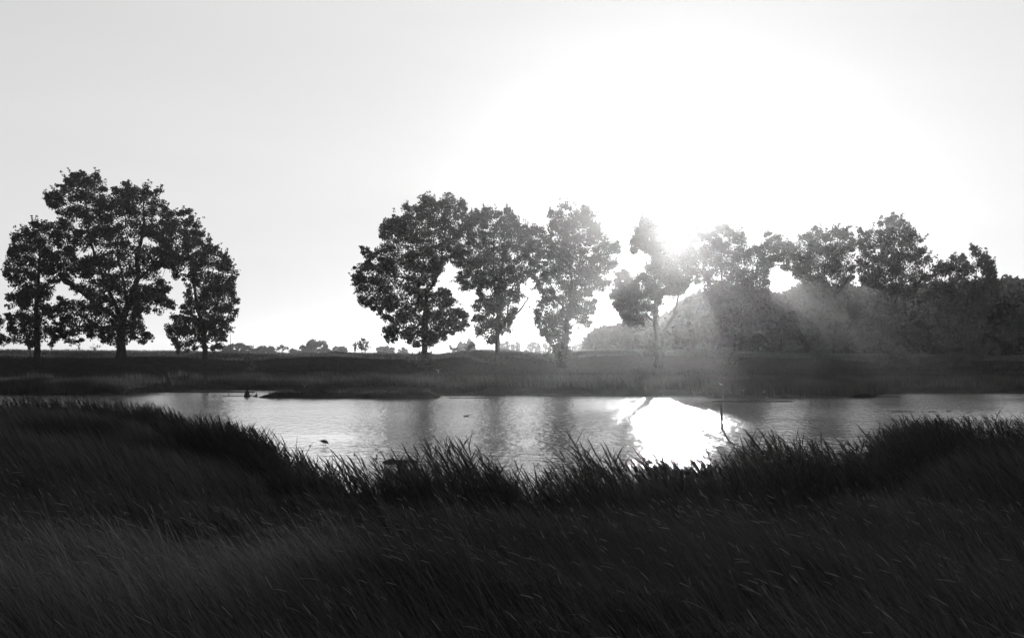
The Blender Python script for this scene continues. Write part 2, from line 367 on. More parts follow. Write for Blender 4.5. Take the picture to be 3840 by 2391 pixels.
def tree(name, label, cat, reg, Y, poly, trunk, limbs=(), holes=(), seed=0, leaf=.185, spacing=.62, per=80, open_=-.75, lm=None,
         base_z=None, hubs=34, group=None, clump=.75, squeeze=6.0, twig=.035):
    g = np.random.default_rng(seed); poly = px(reg, poly); holes = [px(reg, h) for h in holes]
    C = crown_points(poly, holes, Y, spacing, g, Wob(seed + 50, 1.7 * FPX / Y), open_, 1.0, squeeze, True)
    C, dE = C
    tr = np.asarray(trunk, float); TP = px(reg, tr[:, :2]); wr = tr[:, 2] / REG[reg][2] / FPX * Y / 2
    P = np.array([at(a, b, Y) for a, b in TP])
    bz = float(ground_z(P[0, 0], Y)) if Y < 137 else .9
    P[0, 2] = bz - .15
    root = empty(name, (float(P[0, 0]), Y, bz), label, cat, group)
    mb = MB(); S = smoothline(np.column_stack([P, wr]), 5)
    S[:, :3] += g.normal(0, .03, (len(S), 3)); S[0, 3] *= 1.35; S[1, 3] *= 1.1
    tube(mb, S[:, :3], S[:, 3], 9)
    nodes = [S[len(S) // 3:, :3]]
    for k, L in enumerate(limbs):
        L = np.asarray(L, float); LP = px(reg, L[:, :2]); lw = L[:, 2] / REG[reg][2] / FPX * Y / 2
        dy = g.uniform(.8, 2.6) * (1 if g.random() < .5 else -1)
        pts = []
        for i, (a, b) in enumerate(LP):
            q = at(a, b, Y + dy * (i / max(1, len(LP) - 1)) ** 1.2); pts.append(q)
        L4 = smoothline(np.column_stack([np.array(pts), lw]), 4); L4[1:, :3] += g.normal(0, .05, (len(L4) - 1, 3))
        tube(mb, L4[:, :3], np.maximum(L4[:, 3], .025), 6); nodes.append(L4[1:, :3])
    # secondary boughs reach hubs spread through the crown, twigs reach each clump
    if hubs and len(C) > hubs:
        nd = np.concatenate(nodes); tw = mb
        H = C[g.choice(len(C), hubs, replace=False)]
        hub_nodes = []
        for h in H:
            dd = np.linalg.norm((nd - h) * [1, 1, 1.0], axis=1) + np.where(nd[:, 2] > h[2] - .3, 3.0, 0)
            s = nd[dd.argmin()]; L = np.linalg.norm(h - s)
            mid = s * .5 + h * .5 + np.array([0, 0, -.10 * L]) + g.normal(0, .05 * L, 3)
            c = smoothline(np.array([s, mid, h]), 4)
            tube(tw, c, np.linspace(.028 + .012 * L, .02, len(c)), 4, False); hub_nodes.append(c[3:])
        hn = np.concatenate(hub_nodes + [nd[::2]])
        for c in C[::2]:
            dd = np.linalg.norm(hn - c, axis=1); s = hn[dd.argmin()]
            mid = (s + c) / 2 + g.normal(0, .08, 3)
            tube(tw, np.array([s, mid, c]), [twig, twig * .75, twig * .4], 3, False)
    mb.build('trunk', M_BARK, root, True)
    rad = clump * g.uniform(.5, 1.2, len(C)) * np.clip(.45 + .5 * dE, .5, 1)
    E = C[dE < .9]; dr = E - C.mean(0); dr /= np.linalg.norm(dr, axis=1)[:, None] + 1e-6
    dr = dr * .6 + [0, 0, .45] * (g.uniform(-.6, 1.4, (len(E), 1))) + g.normal(0, .25, E.shape)
    for k in (.3, .5, .7):
        kk = g.random(len(E)) < 1.25 - k; C = np.vstack([C, E[kk] + dr[kk] * k]); rad = np.append(rad, np.full(kk.sum(), .30 - .2 * k))
    pw_ = np.where(np.arange(len(C)) < len(dE), 1, 0)
    nE = len(C) - len(dE); leaves(C[len(dE):], rad[len(dE):], 9, leaf * .9, g, root, 'outer_shoots', lm or M_LEAF)
    C, rad = C[:len(dE)], rad[:len(dE)]
    leaves(C, rad, per, leaf, g, root, 'crown', lm or M_LEAF)
    return root

def bush(name, label, cat, reg, Y, poly, seed, leaf=.14, spacing=.45, per=26, clump=.38, lm=None, group=None, open_=-9, squeeze=3.0, stems=5):
    g = np.random.default_rng(seed); poly = px(reg, poly)
    C = crown_points(poly, [], Y, spacing, g, Wob(seed + 9, 1.2 * FPX / Y), open_, .8, squeeze)
    cx = (poly[:, 0].min() + poly[:, 0].max()) / 2; x = (cx - UC) / FPX * Y
    bz = float(ground_z(x, Y)) if Y < 137 else .9
    root = empty(name, (float(x), Y, bz), label, cat, group)
    mb = MB(); top = C[:, 2].max(); w = C[:, 0].max() - C[:, 0].min()
    for i in range(stems):
        s = np.array([x + g.uniform(-.12, .12) * w, Y + g.uniform(-.2, .2), bz - .1])
        e = C[g.integers(len(C))]; mid = (s + e) / 2 + [0, 0, .2]
        r0 = .012 * (top - bz) + .015
        tube(mb, smoothline(np.array([s, mid, e]), 4), np.linspace(r0, r0 * .35, 9), 5, False)
    mb.build('stems', M_BARK, root)
    leaves(C, clump * g.uniform(.6, 1.25, len(C)), per, leaf, g, root, 'foliage', lm or M_BUSH)
    return root

GT = 'tall trees in a row along the embankment'
tree('broadleaf_tree', 'narrow dark tree at the far left with its dense crown merging into the broad tree', 'tree', 1, 104,
     [(15, 640), (45, 570), (80, 480), (140, 435), (190, 388), (270, 372), (330, 400), (370, 440), (400, 520), (385, 600), (370, 640), (350, 700), (385, 740), (362, 800), (330, 850), (345, 930), (372, 960), (350, 1000), (385, 1040), (400, 1100), (370, 1150), (300, 1185), (100, 1175), (20, 1165), (30, 1080), (55, 1040), (28, 990), (30, 930), (50, 850), (75, 790), (40, 760), (10, 740), (35, 680)],
     [(238, 1215, 44), (232, 1100, 34), (230, 900, 26), (240, 780, 20), (250, 640, 14), (240, 500, 7)],
     [[(232, 900, 18), (290, 830, 12), (340, 790, 6)], [(230, 880, 16), (180, 800, 10), (120, 720, 5)], [(245, 720, 12), (300, 640, 8), (340, 560, 4)], [(240, 700, 12), (160, 600, 8), (100, 540, 4)]],
     holes=[[(280, 868), (340, 878), (342, 940), (300, 930), (270, 900)]], seed=11, group=GT, open_=-1.0)
tree('broadleaf_tree', 'largest tree of the far bank, broad domed crown with thick spreading crooked limbs', 'tree', 1, 107,
     [(265, 260), (310, 190), (370, 140), (430, 90), (490, 68), (560, 85), (620, 70), (650, 120), (690, 175), (750, 160), (790, 120), (850, 125), (920, 100), (950, 170), (1020, 180), (1060, 220), (1050, 290), (1110, 320), (1190, 305), (1220, 360), (1270, 400), (1290, 470), (1310, 540), (1300, 600), (1230, 620), (1230, 700), (1200, 760), (1140, 770), (1080, 740), (1060, 690), (1010, 680), (1040, 740), (1070, 800), (1060, 850), (1100, 900), (1090, 960), (1000, 1000), (950, 960), (900, 1000), (960, 1080), (960, 1130), (900, 1160), (840, 1150), (760, 1180), (680, 1170), (600, 1120), (530, 1140), (480, 1160), (400, 1160), (350, 1100), (370, 1000), (335, 920), (340, 850), (430, 820), (480, 860), (380, 740), (340, 690), (330, 600), (360, 500), (330, 410), (350, 340), (300, 290)],
     [(765, 1225, 62), (762, 1120, 52), (775, 1000, 46), (815, 880, 38), (868, 740, 32), (862, 620, 26), (890, 500, 20), (908, 350, 12), (900, 220, 6)],
     [[(770, 1010, 30), (640, 930, 24), (540, 860, 20), (470, 800, 17), (395, 760, 14), (375, 680, 11), (335, 615, 6)],
      [(700, 1050, 20), (620, 1045, 14), (540, 990, 10), (440, 960, 6)],
      [(765, 1000, 30), (680, 800, 22), (600, 620, 17), (560, 450, 12), (545, 250, 7)],
      [(868, 750, 22), (930, 700, 14), (1010, 600, 11), (1100, 590, 8), (1200, 570, 5)],
      [(800, 900, 18), (770, 740, 13), (740, 560, 9), (760, 400, 5)],
      [(770, 1100, 22), (850, 1060, 14), (890, 960, 9), (960, 900, 5)],
      [(895, 490, 12), (980, 420, 8), (1090, 380, 5)], [(862, 600, 12), (800, 500, 8), (790, 350, 5)]],
     holes=[[(370, 765), (440, 785), (500, 830), (545, 895), (470, 875), (400, 862), (372, 822)], [(445, 715), (540, 755), (552, 790), (500, 795), (440, 752)],
            [(790, 350), (855, 348), (860, 392), (800, 402)], [(895, 480), (975, 488), (950, 530), (885, 555)], [(460, 560), (580, 570), (560, 620), (480, 650)]],
     seed=12, group=GT, hubs=60, open_=-.95, squeeze=8)
tree('broadleaf_tree', 'egg-shaped leafy tree right of the broad domed tree, crown reaching nearly to the ground', 'tree', 1, 105,
     [(1310, 480), (1370, 520), (1390, 570), (1435, 600), (1470, 650), (1490, 700), (1502, 780), (1490, 850), (1515, 900), (1505, 960), (1470, 1020), (1480, 1080), (1430, 1130), (1420, 1180), (1330, 1205), (1260, 1190), (1180, 1230), (1110, 1260), (1110, 1180), (1050, 1130), (1040, 1060), (1060, 1000), (1120, 950), (1160, 890), (1150, 830), (1170, 760), (1190, 700), (1200, 640), (1250, 600), (1290, 540)],
     [(1298, 1290, 40), (1290, 1190, 32), (1268, 1030, 24), (1235, 870, 18), (1215, 720, 14), (1240, 600, 8), (1290, 540, 5)],
     [[(1290, 1100, 18), (1350, 980, 12), (1380, 820, 8), (1370, 650, 5)], [(1265, 1020, 12), (1190, 960, 8), (1150, 980, 5)], [(1290, 1130, 14), (1400, 1050, 9), (1450, 960, 5)]],
     seed=13, group=GT, open_=-.95)
tree('broadleaf_tree', 'tree cut off by the left edge of the view, only its drooping outer foliage showing', 'tree', 1, 103,
     [(-330, 800), (-250, 700), (-130, 720), (-60, 850), (0, 960), (35, 1010), (42, 1090), (28, 1160), (-60, 1180), (-200, 1190), (-330, 1150), (-380, 1000)],
     [(-150, 1230, 40), (-150, 1050, 30), (-160, 900, 18), (-170, 780, 8)], [[(-150, 1050, 16), (-60, 960, 10), (0, 1020, 5)]], seed=14, group=GT)

tree('broadleaf_tree', 'tallest tree left of the sun, thick trunk forking under a crown hanging far left', 'tree', 3, 105,
     [(45, 690), (75, 640), (70, 590), (120, 560), (150, 520), (110, 460), (150, 435), (200, 460), (250, 450), (250, 400), (265, 300), (320, 260), (360, 215), (410, 240), (415, 170), (450, 140), (520, 160), (525, 80), (570, 85), (610, 110), (700, 130), (705, 72), (750, 80), (800, 110), (870, 135), (870, 200), (890, 280), (850, 400), (830, 460), (820, 520), (740, 560), (730, 580), (690, 640), (650, 700), (700, 730), (760, 750), (790, 820), (800, 860), (850, 870), (880, 920), (900, 980), (850, 1040), (790, 1040), (730, 1110), (690, 1140), (620, 1140), (560, 1165), (500, 1150), (440, 1110), (400, 1060), (380, 1120), (290, 1115), (285, 1030), (295, 960), (265, 920), (215, 890), (205, 950), (180, 900), (135, 905), (115, 820), (95, 760)],
     [(578, 1345, 56), (576, 1180, 44), (578, 1000, 40), (585, 870, 36), (600, 770, 22), (645, 690, 16), (690, 580, 13), (700, 440, 9), (720, 300, 5)],
     [[(575, 850, 26), (530, 740, 17), (510, 640, 13), (500, 510, 9), (480, 380, 5)], [(520, 700, 12), (400, 660, 10), (330, 620, 6), (240, 600, 4)],
      [(590, 1115, 16), (650, 1090, 11), (720, 1055, 9), (800, 1000, 5)], [(535, 740, 12), (560, 600, 8), (590, 450, 5)], [(620, 750, 12), (640, 600, 8), (620, 400, 5)],
      [(575, 960, 14), (480, 900, 9), (380, 860, 6), (250, 800, 4)], [(585, 900, 12), (680, 840, 8), (760, 880, 5)]],
     holes=[[(640, 700), (700, 640), (735, 580), (745, 640), (730, 690), (690, 720)], [(450, 690), (500, 700), (490, 740), (455, 730)], [(330, 680), (372, 690), (360, 730), (335, 720)]],
     seed=21, group=GT, hubs=55, open_=-1.5)
tree('broadleaf_tree', 'slim trunk splitting into upright limbs, middle tree of three left of the sun', 'tree', 3, 106,
     [(880, 200), (940, 190), (1000, 170), (1040, 150), (1100, 200), (1150, 180), (1200, 220), (1230, 270), (1290, 310), (1320, 270), (1350, 310), (1390, 310), (1420, 350), (1430, 420), (1400, 520), (1380, 620), (1320, 700), (1250, 715), (1245, 760), (1285, 800), (1240, 850), (1195, 950), (1175, 1040), (1100, 1080), (1060, 1150), (1000, 1130), (940, 1080), (900, 990), (920, 900), (900, 850), (945, 800), (935, 750), (880, 775), (830, 735), (790, 680), (775, 560), (745, 490), (745, 430), (850, 400), (870, 300)],
     [(1080, 1345, 48), (1080, 1180, 36), (1080, 1000, 34), (1086, 870, 28), (1060, 720, 16), (1052, 500, 10), (1060, 300, 5)],
     [[(1060, 930, 18), (1010, 870, 14), (970, 780, 11), (950, 690, 8), (930, 560, 4)], [(1090, 880, 18), (1130, 800, 13), (1190, 730, 10), (1250, 600, 6), (1300, 450, 4)],
      [(1095, 1030, 22), (1140, 970, 17), (1200, 920, 14), (1250, 870, 10), (1290, 800, 7)], [(1145, 960, 12), (1160, 830, 9), (1185, 740, 6)], [(1075, 800, 12), (1110, 600, 8), (1130, 400, 4)]],
     holes=[[(950, 740), (1000, 730), (1040, 790), (990, 820)], [(1110, 860), (1150, 850), (1140, 930), (1105, 960)], [(1195, 870), (1280, 800), (1320, 760), (1300, 860), (1200, 960)], [(1235, 705), (1280, 700), (1290, 745), (1250, 770)]],
     seed=22, group=GT, hubs=50, open_=-1.3)
tree('broadleaf_tree', 'third tree left of the sun, leaning trunk rising from an ivy-thick base', 'tree', 3, 105,
     [(1430, 190), (1500, 180), (1520, 155), (1580, 165), (1610, 200), (1660, 170), (1740, 190), (1780, 250), (1790, 330), (1850, 350), (1880, 410), (1930, 430), (1920, 520), (1880, 640), (1860, 720), (1800, 760), (1760, 790), (1780, 860), (1740, 930), (1725, 1010), (1660, 1010), (1610, 980), (1600, 1080), (1600, 1140), (1605, 1190), (1560, 1230), (1470, 1215), (1440, 1130), (1380, 1060), (1335, 980), (1330, 900), (1350, 830), (1330, 760), (1300, 690), (1380, 620), (1400, 520), (1425, 420), (1430, 350), (1425, 260)],
     [(1525, 1330, 60), (1530, 1180, 50), (1555, 1050, 36), (1566, 930, 32), (1600, 800, 24), (1630, 700, 14), (1670, 580, 10), (1720, 450, 5)],
     [[(1555, 920, 18), (1520, 850, 14), (1480, 790, 11), (1440, 690, 7), (1420, 600, 4)], [(1605, 800, 16), (1650, 750, 12), (1700, 690, 10), (1760, 560, 6), (1830, 470, 4)],
      [(1575, 1020, 10), (1620, 985, 7), (1680, 965, 4)], [(1580, 940, 11), (1620, 905, 8), (1670, 870, 5)], [(1600, 810, 14), (1590, 650, 9), (1560, 450, 5)], [(1530, 1050, 12), (1430, 1010, 8), (1370, 950, 5)]],
     holes=[[(1440, 700), (1500, 700), (1500, 760), (1465, 755)], [(1575, 640), (1610, 650), (1600, 700), (1570, 690)], [(1480, 820), (1530, 850), (1520, 880), (1480, 860)]],
     seed=23, group=GT, hubs=50, open_=-1.7, per=70, spacing=.6)
tree('broadleaf_tree', 'forked V-trunk tree directly in front of the sun, ragged thin crown washed out by glare', 'tree', 4, 104,
     [(285, 400), (340, 340), (355, 250), (425, 205), (490, 215), (530, 300), (580, 400), (640, 440), (690, 400), (740, 430), (760, 520), (760, 600), (730, 700), (690, 780), (700, 800), (640, 790), (560, 770), (510, 860), (530, 940), (460, 960), (440, 890), (425, 985), (350, 985), (275, 1005), (245, 930), (200, 860), (160, 770), (190, 700), (200, 620), (280, 565), (350, 650), (395, 600), (455, 505), (420, 470), (330, 480)],
     [(508, 1210, 56), (508, 1090, 46), (485, 990, 32), (486, 860, 25), (482, 700, 16), (478, 500, 8), (480, 350, 4)],
     [[(515, 1060, 30), (560, 1000, 24), (605, 930, 21), (640, 830, 17), (655, 720, 11), (690, 600, 5)], [(480, 960, 12), (400, 880, 8), (300, 780, 5)], [(484, 760, 12), (420, 650, 8), (330, 700, 4)],
      [(655, 740, 9), (620, 640, 6), (580, 520, 4)]],
     holes=[[(520, 800), (600, 780), (640, 800), (610, 900), (560, 930), (520, 930)], [(440, 790), (478, 790), (474, 850), (450, 850)]],
     seed=24, group=GT, hubs=40, open_=-3, per=90, spacing=.5, clump=.75)
tree('broadleaf_tree', 'first tree right of the sun, pale spreading crown fading upward into the glare', 'tree', 4, 105,
     [(705, 420), (725, 300), (770, 235), (800, 240), (820, 320), (870, 330), (940, 270), (990, 258), (1040, 310), (1090, 310), (1130, 370), (1160, 410), (1220, 420), (1230, 350), (1260, 318), (1330, 315), (1380, 360), (1390, 440), (1380, 520), (1340, 560), (1300, 590), (1290, 640), (1320, 700), (1290, 780), (1250, 820), (1260, 900), (1200, 950), (1130, 1000), (1060, 1010), (1000, 1030), (940, 980), (900, 920), (860, 830), (800, 790), (760, 830), (755, 950), (715, 960), (700, 850), (720, 780), (760, 720), (750, 640), (700, 560), (690, 440)],
     [(1022, 1240, 46), (1022, 1120, 36), (1035, 1010, 28), (1000, 880, 18), (962, 700, 12), (950, 560, 8), (960, 400, 4)],
     [[(1040, 1000, 18), (1110, 900, 12), (1160, 760, 9), (1230, 560, 6), (1290, 400, 4)], [(1000, 880, 12), (900, 760, 8), (820, 600, 5)], [(1010, 900, 12), (1060, 700, 8), (1080, 480, 4)]],
     holes=[[(940, 600), (1000, 620), (980, 670), (940, 650)], [(890, 620), (930, 640), (910, 690), (880, 670)]],
     seed=25, group=GT, hubs=50, open_=-1.5, per=64, spacing=.6)
tree('broadleaf_tree', 'second tree right of the sun, flat-bottomed upper crown on fanned bare boughs before the wood', 'tree', 5, 105,
     [(40, 300), (100, 270), (170, 300), (200, 240), (260, 200), (300, 168), (360, 190), (390, 240), (400, 155), (450, 190), (520, 165), (590, 210), (620, 240), (640, 330), (640, 450), (650, 560), (600, 600), (560, 640), (540, 700), (570, 800), (580, 880), (500, 950), (440, 1000), (430, 1080), (455, 1200), (420, 1260), (360, 1230), (300, 1240), (230, 1210), (260, 1150), (290, 1080), (230, 1040), (180, 980), (170, 900), (200, 800), (250, 760), (240, 700), (180, 640), (150, 560), (80, 560), (40, 500), (25, 400)],
     [(355, 1330, 52), (347, 1180, 42), (345, 1000, 34), (365, 880, 26), (390, 720, 15), (392, 560, 9), (400, 400, 4)],
     [[(360, 900, 16), (320, 780, 12), (270, 680, 10), (240, 600, 7), (200, 520, 4)], [(375, 850, 16), (440, 760, 12), (520, 660, 10), (570, 590, 8), (620, 530, 4)], [(285, 680, 8), (290, 560, 6), (270, 430, 4)],
      [(470, 720, 9), (490, 600, 6), (500, 430, 4)]],
     holes=[[(290, 620), (380, 630), (350, 665), (300, 665)], [(410, 560), (480, 575), (440, 640), (405, 640)], [(210, 650), (255, 680), (230, 720)]],
     seed=26, group=GT, lm=M_BUSH, hubs=50, open_=-1.1)  # lighter leaf colour stands in for highlights on the foliage
tree('broadleaf_tree', 'highest crown right of the sun, with skirts of leaves round its foot', 'tree', 5, 105,
     [(640, 170), (690, 190), (740, 165), (780, 200), (795, 128), (850, 118), (900, 92), (960, 88), (1010, 120), (1070, 150), (1125, 160), (1100, 220), (1155, 262), (1140, 310), (1160, 370), (1210, 430), (1240, 500), (1240, 560), (1180, 640), (1100, 680), (1040, 760), (1050, 850), (1000, 930), (960, 1000), (960, 1080), (1050, 1140), (1080, 1220), (1020, 1280), (900, 1290), (800, 1260), (780, 1190), (810, 1100), (740, 1130), (640, 1120), (590, 1000), (620, 900), (680, 820), (760, 760), (790, 680), (740, 700), (680, 640), (640, 560), (640, 400), (630, 250)],
     [(912, 1340, 56), (910, 1180, 46), (912, 1060, 38), (905, 900, 30), (905, 760, 18), (912, 640, 11), (905, 480, 7), (900, 300, 4)],
     [[(905, 800, 16), (860, 690, 12), (800, 620, 9), (740, 560, 5)], [(910, 780, 16), (940, 650, 11), (940, 520, 8), (975, 430, 6), (990, 300, 4)], [(930, 760, 11), (985, 650, 8), (1050, 590, 6), (1130, 560, 4)],
      [(900, 1080, 16), (820, 1030, 11), (750, 980, 7)]],
     holes=[[(850, 600), (900, 620), (895, 660), (850, 650)], [(1000, 480), (1050, 500), (1030, 560), (990, 540)], [(915, 180), (955, 190), (945, 240), (920, 230)], [(980, 610), (1040, 600), (1020, 650), (960, 660)]],
     seed=27, group=GT, lm=M_BUSH, hubs=55, open_=-1.0)  # leaf highlights put into a paler overall leaf colour
tree('broadleaf_tree', 'fourth tree right of the sun, shorter rounded crown near the right side with leafy foot', 'tree', 5, 106,
     [(1240, 490), (1270, 420), (1320, 450), (1350, 430), (1360, 375), (1420, 390), (1470, 400), (1490, 325), (1530, 322), (1570, 350), (1600, 390), (1640, 385), (1700, 450), (1755, 448), (1760, 480), (1730, 540), (1720, 600), (1730, 660), (1720, 750), (1650, 850), (1620, 950), (1600, 1050), (1640, 1100), (1630, 1180), (1560, 1250), (1480, 1290), (1360, 1280), (1310, 1210), (1290, 1130), (1230, 1080), (1190, 1000), (1190, 930), (1110, 860), (1150, 780), (1140, 700), (1200, 640)],
     [(1440, 1350, 54), (1432, 1200, 44), (1425, 1050, 34), (1410, 900, 26), (1375, 740, 17), (1350, 600, 8)],
     [[(1410, 900, 16), (1480, 780, 12), (1540, 600, 8), (1570, 450, 4)], [(1420, 1000, 12), (1320, 900, 8), (1220, 850, 4)], [(1420, 980, 12), (1520, 900, 8), (1620, 780, 4)]],
     holes=[[(1260, 555), (1310, 560), (1310, 600), (1270, 595)]],
     seed=28, group=GT, lm=M_BUSH, hubs=45, open_=-.9)  # paler leaves here imitate highlights by colour
tree('broadleaf_tree', 'last tree of the row, half outside the right edge with pale drooping foliage', 'tree', 5, 102,
     [(1760, 920), (1800, 860), (1890, 800), (2000, 700), (2150, 720), (2240, 850), (2230, 1050), (2120, 1150), (1990, 1160), (1900, 1125), (1820, 1080), (1755, 1020), (1735, 960)],
     [(2020, 1330, 46), (2015, 1150, 36), (2010, 950, 22), (2000, 780, 8)], [[(2010, 1040, 14), (1900, 960, 9), (1830, 950, 5)]], seed=29, group=GT, lm=M_BUSH)
# undergrowth at the feet of the trees
bush('sapling_bush', 'lone leafy sapling standing before the dark embankment, left of the central trees', 'bush', 6, 101.5,
     [(500, 425), (560, 410), (600, 470), (590, 540), (680, 530), (670, 620), (640, 690), (600, 740), (620, 800), (700, 850), (700, 900), (560, 900), (400, 890), (370, 830), (440, 770), (470, 720), (420, 650), (440, 540), (460, 470)], 41, leaf=.2, spacing=.4, per=14, clump=.3)
bush('leafy_bush', 'low sucker growth around the foot of the tallest tree left of the sun', 'bush', 2, 103.6,
     [(1215, 1230), (1260, 1180), (1310, 1190), (1350, 1200), (1400, 1190), (1415, 1240), (1370, 1290), (1300, 1310), (1230, 1300)], 42, leaf=.2, per=16, spacing=.5)
bush('leafy_bush', 'shrub spilling round the slim second trunk left of the sun', 'bush', 7, 104.5,
     [(830, 600), (900, 560), (1000, 570), (1100, 560), (1200, 560), (1330, 600), (1370, 660), (1350, 760), (1300, 830), (1150, 830), (1000, 850), (880, 820), (780, 760), (740, 680)], 43, leaf=.2, per=15, spacing=.5)
bush('leafy_bush', 'dark ivy-covered bush at the foot of the leaning third tree', 'bush', 7, 104.4,
     [(2000, 560), (2100, 480), (2200, 430), (2350, 420), (2480, 480), (2500, 600), (2450, 700), (2300, 780), (2100, 780), (1950, 720), (1900, 650)], 44, leaf=.2, per=20, spacing=.5)
bush('leafy_bush', 'faint bush round the V-shaped trunk under the sun', 'bush', 4, 103.4,
     [(385, 1110), (440, 1060), (480, 1090), (560, 1060), (600, 1100), (590, 1170), (520, 1200), (420, 1210), (375, 1180)], 45, leaf=.2, per=16, spacing=.5)
bush('leafy_bush', 'bush round the foot of the first tree right of the sun', 'bush', 4, 104.2,
     [(920, 1160), (980, 1120), (1060, 1150), (1090, 1210), (1080, 1270), (1000, 1290), (930, 1260), (900, 1210)], 46, leaf=.2, per=16, spacing=.5)
bush('spiky_bush', 'spiky bush with one tall thin leader on the embankment crest, left of the central trees', 'bush', 6, 126,
     [(950, 450), (940, 370), (1020, 340), (1040, 270), (1080, 160), (1110, 165), (1125, 280), (1140, 320), (1165, 285), (1185, 330), (1215, 285), (1240, 350), (1262, 270), (1285, 290), (1300, 380), (1370, 390), (1340, 450)], 47, leaf=.2, spacing=.38, per=9, clump=.26)
bush('round_bush', 'round dark bush on the crest just left of the hanging crown', 'bush', 2, 126,
     [(880, 1205), (885, 1160), (910, 1130), (930, 1118), (965, 1130), (990, 1160), (1008, 1205)], 48, leaf=.22, spacing=.45, per=16, clump=.34)
bush('round_bush', 'dark bush on the crest between the first two trees left of the sun', 'bush', 7, 121,
     [(470, 540), (500, 450), (540, 400), (600, 385), (660, 400), (700, 440), (710, 480), (680, 540)], 49, leaf=.22, spacing=.4, per=20, clump=.34)
bush('round_bush', 'thin greyish bush beside the darker one on the crest', 'bush', 7, 128,
     [(135, 580), (150, 510), (200, 470), (300, 450), (330, 500), (400, 480), (430, 560), (400, 590)], 50, leaf=.22, spacing=.4, per=12, clump=.3)
bush('pale_bush', 'pale bush on the crest before the wood, nearest below the sun', 'bush', 4, 121,
     [(765, 1165), (772, 1110), (800, 1120), (830, 1095), (880, 1105), (900, 1165)], 51, leaf=.22, spacing=.4, per=14, clump=.3)
bush('pale_bush', 'pale conical bush on the crest before the dark wood, left of the fanned tree', 'bush', 4, 121,
     [(1375, 1165), (1400, 1110), (1440, 1065), (1480, 1090), (1530, 1110), (1550, 1165)], 52, leaf=.22, spacing=.4, per=16, clump=.3)
bush('pale_bush', 'wide pale bush before the wood, close left of the highest crown right of the sun', 'bush', 5, 121,
     [(585, 1145), (580, 1100), (640, 1085), (700, 1070), (760, 1095), (800, 1145)], 53, leaf=.22, spacing=.4, per=16, clump=.3)
bush('pale_bush', 'rounded bush on the crest beside the shorter tree near the right side', 'bush', 5, 119,
     [(1600, 1170), (1600, 1090), (1640, 1045), (1700, 1055), (1740, 1110), (1760, 1170)], 54, leaf=.22, spacing=.4, per=16, clump=.3)
bush('twiggy_shrub', 'small bare shrub on the crest under the broad domed tree', 'bush', 1, 119,
     [(550, 1200), (560, 1165), (590, 1150), (610, 1160), (640, 1150), (640, 1200)], 55, leaf=.15, spacing=.4, per=5, clump=.3)

# ---------------------------------------------------------------- distant trees behind the embankment
GD = 'distant trees on the horizon'
def far_tree(label, reg, Y, poly, seed, leaf=.5, per=30, spacing=.75, clump=.8, squeeze=7):
    g = np.random.default_rng(seed); P = px(reg, poly)
    C = crown_points(P, [], Y, spacing, g, Wob(seed, 5 * FPX / Y), -9, .9, squeeze)
    x = ((P[:, 0].min() + P[:, 0].max()) / 2 - UC) / FPX * Y
    root = empty('distant_tree', (float(x), Y, .9), label, 'tree', GD)
    mb = MB(); top = C[:, 2].max()
    tube(mb, [[x, Y, .7], [x + .1, Y, 2.0], [x, Y, top * .8]], [.3, .25, .08], 6)
    for k in range(7):
        e = C[g.integers(len(C))]; tube(mb, [[x, Y, 1.2 + .1 * k], (np.array([x, Y, 2]) + e) / 2 + [0, 0, .3], e], [.16, .1, .04], 5)
    mb.build('trunk', M_BARK, root, True)
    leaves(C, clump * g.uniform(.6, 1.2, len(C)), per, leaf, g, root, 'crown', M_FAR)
far_tree('low domed clump of far trees behind the thin pole on the left', 6, 330, [(-60, 530), (-40, 350), (40, 335), (120, 318), (240, 302), (370, 298), (430, 318), (450, 350), (530, 342), (580, 360), (610, 400), (620, 530)], 61)
far_tree('low flat-topped far tree clump left of the spiky bush', 6, 340, [(590, 530), (610, 380), (680, 360), (740, 343), (820, 358), (950, 365), (1010, 400), (1040, 530)], 62)
far_tree('small low far tree right of the spiky bush', 6, 345, [(1260, 530), (1310, 420), (1360, 405), (1420, 415), (1450, 430), (1460, 530)], 67)
far_tree('tallest rounded far tree on the open horizon, between the bushes', 6, 320, [(1440, 530), (1470, 400), (1530, 345), (1620, 350), (1640, 300), (1680, 250), (1740, 220), (1800, 215), (1880, 230), (1960, 245), (2040, 310), (2060, 350), (2110, 370), (2120, 530)], 63)
far_tree('flat rounded far tree joined to the right of the tallest one', 6, 325, [(2090, 530), (2120, 360), (2190, 342), (2290, 340), (2370, 350), (2430, 400), (2450, 530)], 64)
far_tree('far tree seen between the round bush and the hanging crown', 2, 320, [(1020, 1225), (1028, 1185), (1060, 1165), (1100, 1165), (1140, 1185), (1150, 1225)], 65)
far_tree('far tree glimpsed under the hanging crown', 2, 320, [(1155, 1225), (1170, 1190), (1200, 1180), (1225, 1200), (1230, 1225)], 66)
far_tree('pale tall far tree left of the dark crest bush', 7, 300, [(355, 620), (360, 430), (390, 372), (440, 370), (470, 400), (490, 620)], 68)
far_tree('pale far tree rising just behind the dark crest bush', 7, 305, [(450, 620), (470, 400), (520, 360), (590, 338), (640, 370), (680, 420), (700, 620)], 69)
far_tree('rounded far tree immediately right of the second trunk', 7, 310, [(1130, 600), (1140, 390), (1200, 385), (1250, 370), (1300, 400), (1320, 460), (1330, 600)], 70)
far_tree('oval far tree just right of the tall lamp pole', 7, 300, [(1325, 600), (1340, 450), (1390, 390), (1440, 378), (1500, 395), (1530, 440), (1560, 600)], 71, per=20)
far_tree('spreading far tree midway between second and third trunks', 7, 300, [(1580, 600), (1620, 480), (1650, 410), (1740, 390), (1800, 380), (1860, 395), (1880, 450), (1880, 600)], 72, per=20)
